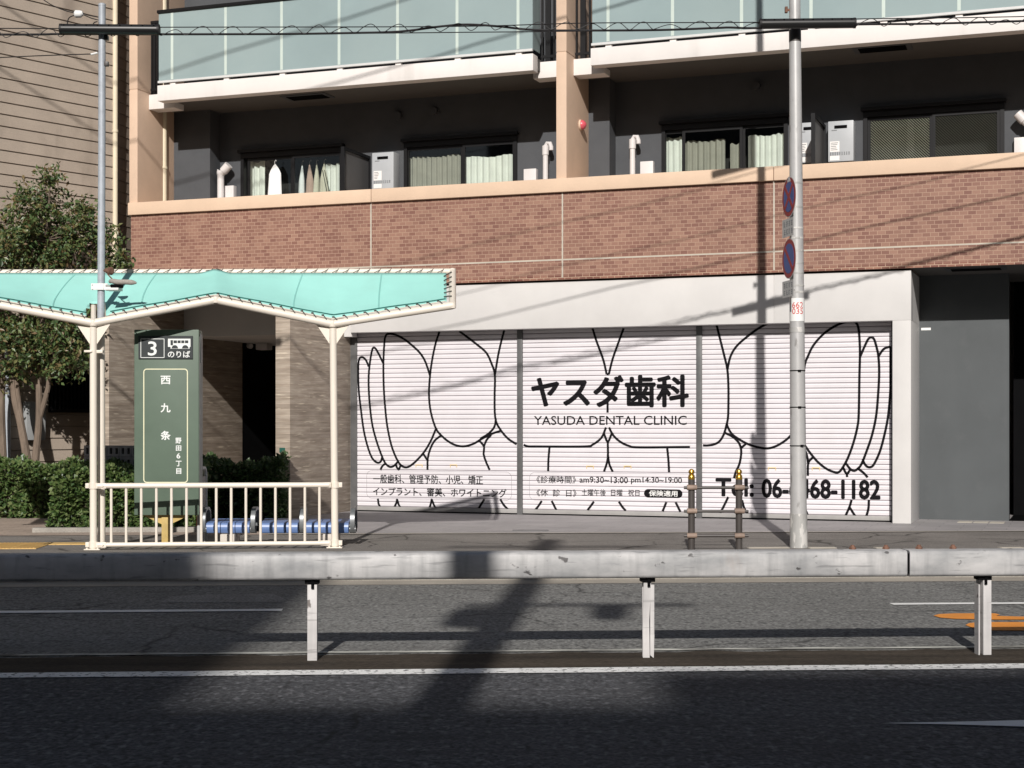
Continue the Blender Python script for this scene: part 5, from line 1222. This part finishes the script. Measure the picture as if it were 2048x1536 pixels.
# upper fittings, above the frame: crossarm and insulators that shade the wall
b = MB(RD); q = RD.inv(pole_c(0)); 
for z, hw in ((8.1, .75), (11.2, .9)): b.box(q[0] - hw, q[0] + hw, q[1] - .11 - .08, q[1] - .11, z, z + .08)
part(b, 'crossarm', 'galv', sp_)
alp = R(9.5); sn = Vector((-math.cos(alp), -math.sin(alp), 0)); st_ = Vector((-sn.y, sn.x, 0))
def pole_sign(label, py, kind):
    c = at(1578, py, PY_ - .16); rad = 40.5 * (PY_ - .16) / FPX
    t = thing('no_stopping_sign' if kind else 'no_parking_sign', label, 'traffic sign', c + Vector((0, 0, -rad)), 'round traffic signs on the silver pole')
    b = MB(); b.disc(c - sn * .004, rad, sn, .004, 40); part(b, 'white_rim', 'sign_back', t)
    b = MB(); b.disc(c + sn * .0003, rad * .955, sn, .002, 40); part(b, 'red_ring', 'sign_red', t)
    b = MB(); b.disc(c + sn * .0025, rad * .74, sn, .002, 40); part(b, 'blue_field', 'sign_blue', t)
    b = MB()
    for sg_ in ((-1, 1) if kind else (1,)):
        d = (st_ * sg_ * -.7071 + Vector((0, 0, .7071))); nn = d.cross(sn).normalized(); w_ = rad * .10; Lh = rad * .75
        b.prism([c + sn * .0047 + sg_ * .0 * sn + d * Lh + nn * w_, c + sn * .0047 + d * Lh - nn * w_, c + sn * .0047 - d * Lh - nn * w_, c + sn * .0047 - d * Lh + nn * w_], sn * (.0015 if sg_ > 0 else .0022), raw=True)
    part(b, 'red_slash', 'sign_red', t)
    if kind:
        b = MB(); ca = c + sn * .0025 + Vector((0, 0, rad * .83)); b.prism([ca + st_ * .05, ca + Vector((0, 0, .045)), ca - st_ * .05, ca - st_ * .05 - Vector((0, 0, .02)), ca + st_ * .05 - Vector((0, 0, .02))], sn * .0015, raw=True); part(b, 'white_arrow', 'sign_back', t)
    b = MB(); e_ = pole_c(py); b.tube([c - sn * .006, Vector((e_.x - .03, PY_ - .05, c.z))], .016, 8); part(b, 'bracket', 'silver_base', t)
pole_sign('upper round blue sign with a red ring and crossed bars on the silver pole', 394, 1)
pole_sign('lower round blue sign with a red ring and single bar on the silver pole', 517, 0)
def plate(label, py0, py1, seed):
    c = at(1576.5, (py0 + py1) / 2, PY_ - .16); hh = (py1 - py0) / 2 * (PY_ - .16) / FPX; hw = .19
    t = thing('supplementary_plate', label, 'plate', c - Vector((0, 0, hh)), 'rectangular plates under the round signs')
    b = MB(); b.prism([c + st_ * s1 * hw + Vector((0, 0, s2 * hh)) for s1, s2 in ((-1, -1), (1, -1), (1, 1), (-1, 1))], sn * .004, raw=True); part(b, 'panel', 'sign_back', t)
    b = MB(); rn = random.Random(seed)
    for row in (.42, -.45):
        for k in range(4):
            x = -.72 + k * .42; 
            for j in range(3): # strokes of worn characters
                z = row + (j - 1) * .22; w0, w1 = x + rn.uniform(0, .06), x + rn.uniform(.18, .30)
                b.prism([c + sn * .0045 + st_ * (hw * xx) + Vector((0, 0, hh * zz_)) for xx, zz_ in ((w0, z - .05), (w1, z - .05), (w1, z + .05), (w0, z + .05))], sn * .001, raw=True)
            xx0 = x + rn.uniform(.0, .2); b.prism([c + sn * .0056 + st_ * (hw * xx) + Vector((0, 0, hh * zz_)) for xx, zz_ in ((xx0, row - .3), (xx0 + .07, row - .3), (xx0 + .07, row + .3), (xx0, row + .3))], sn * .001, raw=True)
    part(b, 'worn_lettering', 'greytext', t, smooth=False)
    b = MB(); e_ = pole_c(py0); b.tube([c - sn * .002, Vector((e_.x - .03, PY_ - .05, c.z))], .014, 8); part(b, 'bracket', 'silver_base', t)
plate('worn grey plate between the two round signs', 437, 473, 3); plate('worn grey plate under the lower round sign', 561, 594, 9)

# ------------------------------------------------------------------ left pole with its lamp
LY = 17.97; lx = X(202, LY)
lp = thing('galvanised_pole', 'slim galvanised pole rising through the shelter roof, cream below', 'pole', (lx, LY, .15))
b = MB(); b.tube([(lx, LY, at(0, 640, LY).z), (lx + .01, LY, at(0, 300, LY).z), (lx + .012, LY, at(0, 12, LY).z)], [.042, .041, .040], 20); b.lathe((lx + .012, LY, at(0, 12, LY).z), [(.043, 0), (.043, .02), (.03, .03)], 20); part(b, 'shaft', 'galv', lp)
b = MB(); b.tube([(lx + .008, LY, .15), (lx, LY, at(0, 641, LY).z)], [.041, .0425], 20); zc_ = at(0, 704, LY).z; b.tube([(lx - .02, LY, zc_ - .015), (lx - .02, LY, zc_ + .015)], .062, 16); b.box(lx - .14, lx - .05, LY - .2, LY - .14, zc_ - .012, zc_ + .012, .004); b.box(lx - .06, lx + .06, LY - .16, LY - .1, zc_ - .02, zc_ + .015, .004); part(b, 'cream_lower_pipe', 'cream', lp)
b = MB(); z = at(0, 574, LY).z; b.box(lx - .10, lx + .09, LY - .055, LY - .043, z - .038, z + .036, .003); b.box(lx - .045, lx + .045, LY - .062, LY - .0555, z - .038, z + .036, .004)
for dx in (-.085, .072):
    for dz in (-.025, .024): b.tube([(lx + dx, LY - .055, z + dz), (lx + dx, LY - .066, z + dz)], .009, 6)
cl = part(b, 'clamp_plate', 'white_print', lp)
b = MB()
for py in (76, 128): p = at(213, py, LY); b.box(p.x - .022, p.x + .022, LY - .03, LY + .03, p.z - .025, p.z + .025, .004)
part(b, 'junction_box', 'bronze', lp)
p = at(188, 107, LY - .05); b = MB(); b.tube([at(181, 109, LY - .05), at(195, 105.5, LY - .05)], .011, 8); part(b, 'wire_clamp', 'white_print', lp)
lamp = thing('security_lamp', 'small lamp and brown horn bracketed to the slim galvanised pole above the canvas', 'lamp', at(230, 575, LY - .1))
b = MB(); b.tube(bez([at(220, 564, LY - .22), at(223, 562, LY - .24), at(236, 564, LY - .25), at(252, 564, LY - .26), at(266, 565, LY - .27), at(273, 566, LY - .27)], 4), [.018 + .012 * min(1, i / 6) - (.0 if i < 15 else .004 * (i - 15)) for i in range(21)], 12); part(b, 'lamp_head', 'kerb', lamp)
b = MB(); p0, p1 = at(223, 569, LY - .2), at(245, 575.5, LY - .2); b.box(p0.x, p1.x, LY - .25, LY - .15, p1.z, p0.z, .008); part(b, 'driver_box', 'black', lamp)
b = MB(); p0, p1 = at(216, 576, LY - .1), at(243, 582, LY - .1); b.box(p0.x, p1.x, LY - .24, LY - .04, p1.z, p0.z, .006); part(b, 'arm', 'white_print', lamp)
b = MB(); p0, p1 = at(210, 569, LY - .1), at(219, 581, LY - .1)
b.box(p0.x, p1.x, LY - .08, LY - .05, p1.z, p0.z, .003); part(b, 'bracket', 'sign_side', lamp)
b = MB(); c0 = at(208, 541, LY - .07); c1 = at(222, 542, LY - .14); b.tube([c0, c0.lerp(c1, .4), c0.lerp(c1, .8), c1, c1 + Vector((.012, -.01, 0))], [.012, .028, .045, .047, .03], 14); b.tube([at(215, 548, LY - .14), at(228, 562, LY - .22)], .007, 6); part(b, 'horn', 'rust', lamp)

# ------------------------------------------------------------------ overhead cables
CYA = lambda px: 17.95 + (px - 190) / 1400 * .07
def cat(pxa, pya, pxb, pyb, sag, n=40, dy=0.0):
    return [at(pxa + (pxb - pxa) * i / n, pya + (pyb - pya) * i / n + sag * 4 * (i / n) * (1 - i / n), CYA(pxa + (pxb - pxa) * i / n) + dy) for i in range(n + 1)]
cb = thing('aerial_cable', 'black cable with wavy lashing strung between the two poles across the balconies', 'cable', at(900, 70, 17.8))
b = MB()
main = [(-700, 66), (0, 69), (122, 68), (317, 68.5), (560, 68), (700, 66), (800, 63), (880, 53), (935, 49), (1000, 53), (1070, 60), (1180, 61), (1320, 60), (1430, 56), (1460, 55), (1520, 56), (1710, 49), (1850, 47.5), (2048, 42), (2700, 22)]
b.tube(bez([at(x, y, CYA(x)) for x, y in main], 5), .013, 8); part(b, 'main_cable', 'cable', cb)
b = MB(); b.tube(bez([at(x, y, CYA(x) - .03) for x, y in ((-700, 54), (122, 57), (317, 54.5), (900, 53), (1180, 46), (1520, 44.5), (1710, 38), (2048, 33), (2700, 14))], 6), .006, 6); part(b, 'messenger_wire', 'cable', cb)
b = MB(); b.tube(bez([at(x, y, CYA(x) - .015) for x, y in ((560, 68), (800, 66), (935, 64.5), (1060, 63.5), (1180, 62))], 5), .006, 6); part(b, 'service_wire', 'cable', cb)
b = MB(); rn = random.Random(4)
def topy(x): return 54.5 + (x - 317) * (-.013) if x < 1180 else 46 - (x - 1180) * .014
x = -400.0; k = 0; LP = []
while x < 2500:
    wd = rn.uniform(46, 62)
    tp = topy(x) - (1 if k % 2 else 0) + (5 if k % 3 == 2 else 0); bt = topy(x) + 14 + (1 if x < 860 else -1)
    LP += [(x, bt), (x + wd * .22, bt - (bt - tp) * .6), (x + wd * .45, tp), (x + wd * .62, tp + (bt - tp) * .15), (x + wd * .86, bt)]
    x += wd; k += 1
b.tube(bez([at(xx, yy, CYA(xx) - .02) for xx, yy in LP], 3), .0048, 5)
part(b, 'lashing', 'cable', cb)
def closure(label, x0, x1, yc, rr, holes, y2):
    A, B = at(x0, yc, CYA(x0) - .08), at(x1, y2, CYA(x1) - .08); n = 6
    t = thing('splice_closure', label, 'splice closure', A.lerp(B, .5), 'black splice closures on the overhead cable')
    b = MB(); P = [A.lerp(B, i / n) for i in range(n + 1)]; b.tube(P, rr, 20); body_ = part(b, 'casing', 'closure', t)
    for q in (A, B): b = MB(); d = (B - A).normalized(); b.tube([q - d * .012, q + d * .012], rr * 1.05, 20); part(b, 'end_cap', 'cable', t)
    b = MB()
    for h in range(holes): c0 = A.lerp(B, .04 + .92 * h / (holes - 1)); q = c0 + Vector((0, -rr * .80, rr * .60)); b.tube([q + Vector((0, .004, -.003)), q + Vector((0, -.003, .0025))], .010, 8)
    part(b, 'rivet', 'black', t)
    return t
closure('black splice closure left of the balcony on the slim galvanised pole', 122, 317, 58, .058, 9, 59.5)
closure('black splice closure across the tall silver pole', 1521, 1709, 48, .058, 10, 46)
dw = thing('service_drop_wire', 'thin drop wires with a white insulator above the slim galvanised pole', 'wire', at(156, 28, 17.85))
b = MB()
for pts_ in (((60, -20), (100, 8), (130, 21), (150, 26)), ((168, 30), (182, 36), (196, 40)), ((150, 30), (139, 35), (135, 44), (135, 50)), ((165, 26), (175, 30), (195, 34)), ((186, 49), (189, 45), (195, 43)), ((-80, 118), (0, 115), (90, 111), (181, 108))):
    b.tube(bez([at(x_, y_, 17.9) for x_, y_ in pts_], 5), .006, 6)
part(b, 'wire', 'cable', dw)
b = MB(); c = at(157, 28, 17.9); b.tube([c + Vector((-.045, 0, 0)), c + Vector((-.03, 0, .0)), c + Vector((.02, 0, 0)), c + Vector((.05, 0, .01))], [.03, .044, .042, .025], 12); part(b, 'insulator', 'white_print', dw)
# cables carried higher up, above the picture
hi = [(6.9, -.05, .010), (7.3, .1, .007), (8.1, -.15, .008), (11.3, -.2, .016), (12.3, -.1, .016)]
for i, (z, dy, r) in enumerate(hi):
    b = MB(); P = []
    for k in range(41):
        x = -22 + 44 * k / 40; t = (x - 3.25) / 22; P.append((x, 17.9 + x * .015 + dy, z + .22 * min(1, t * t) * (1 if z < 9 else 1.2) + .02 * math.sin(x * 1.7 + i)))
    b.tube(P, r, 6)
    o = solo(b, 'aerial_cable', 'cable', P[20], 'black overhead cable strung along the street above the picture', 'cable', 'upper street cables')

# ------------------------------------------------------------------ across the street, behind the camera (shades the road)
up = thing('concrete_utility_pole', 'concrete utility pole with a transformer on the near footway', 'pole', (-1.45, -4.0, .15))
b = MB(); b.tube([(-1.45, -4, .15), (-1.45, -4, 12.6)], [.2, .15], 16); part(b, 'shaft', 'concrete', up)
b = MB(); b.lathe((-1.72, -4.1, 8.72), [(.1, 0), (.2, .02), (.21, .5), (.17, .56), (.05, .58)], 16); part(b, 'transformer', 'galv', up)
b = MB(); b.lathe((-.6, -4.1, 8.95), [(.02, 0), (.15, .02), (.17, .4), (.05, .48)], 12); part(b, 'transformer', 'galv', up)
for z_, x0_, x1_ in ((9.5, -1.9, .1), (12.1, -2.6, -.2)): b = MB(); b.box(x0_, x1_, -4.28, -4.2, z_, z_ + .08); part(b, 'crossarm', 'galv', up)
def opposite(x0, x1, y0, y1, h, label, rows, cols):
    t = thing('opposite_building', label, 'building', ((x0 + x1) / 2, y1, .15))
    b = MB(); b.box(x0, x1, y0, y1, 0, h); part(b, 'wall', 'far_wall', t)
    b = MB(); b.box(x0 - .1, x1 + .1, y0 - .1, y1 + .1, h + .001, h + .25); part(b, 'parapet', 'concrete', t)
    first = None
    for r_ in range(rows):
        for c_ in range(cols):
            xx = x0 + (x1 - x0) * (c_ + .5) / cols; zz_ = 1.2 + r_ * 3.0; b = MB(); b.box(xx - .8, xx + .8, y1 + .001, y1 + .03, zz_, zz_ + 1.4); part(b, 'window', 'frame', t)
EY = -25.0; T = math.tan(R(SUN_EL))
opposite(-45, -5.3, -40, EY, (16.2 - EY) * T - .25, 'tall grey building across the street to the left', 3, 4)
opposite(-5.28, -1.9, -38, EY, (8.75 - EY) * T - .25, 'narrow grey building across the street', 3, 1)
opposite(-1.88, 40, -40, EY, (9.95 - EY) * T - .25, 'long grey building across the street to the right', 3, 5)
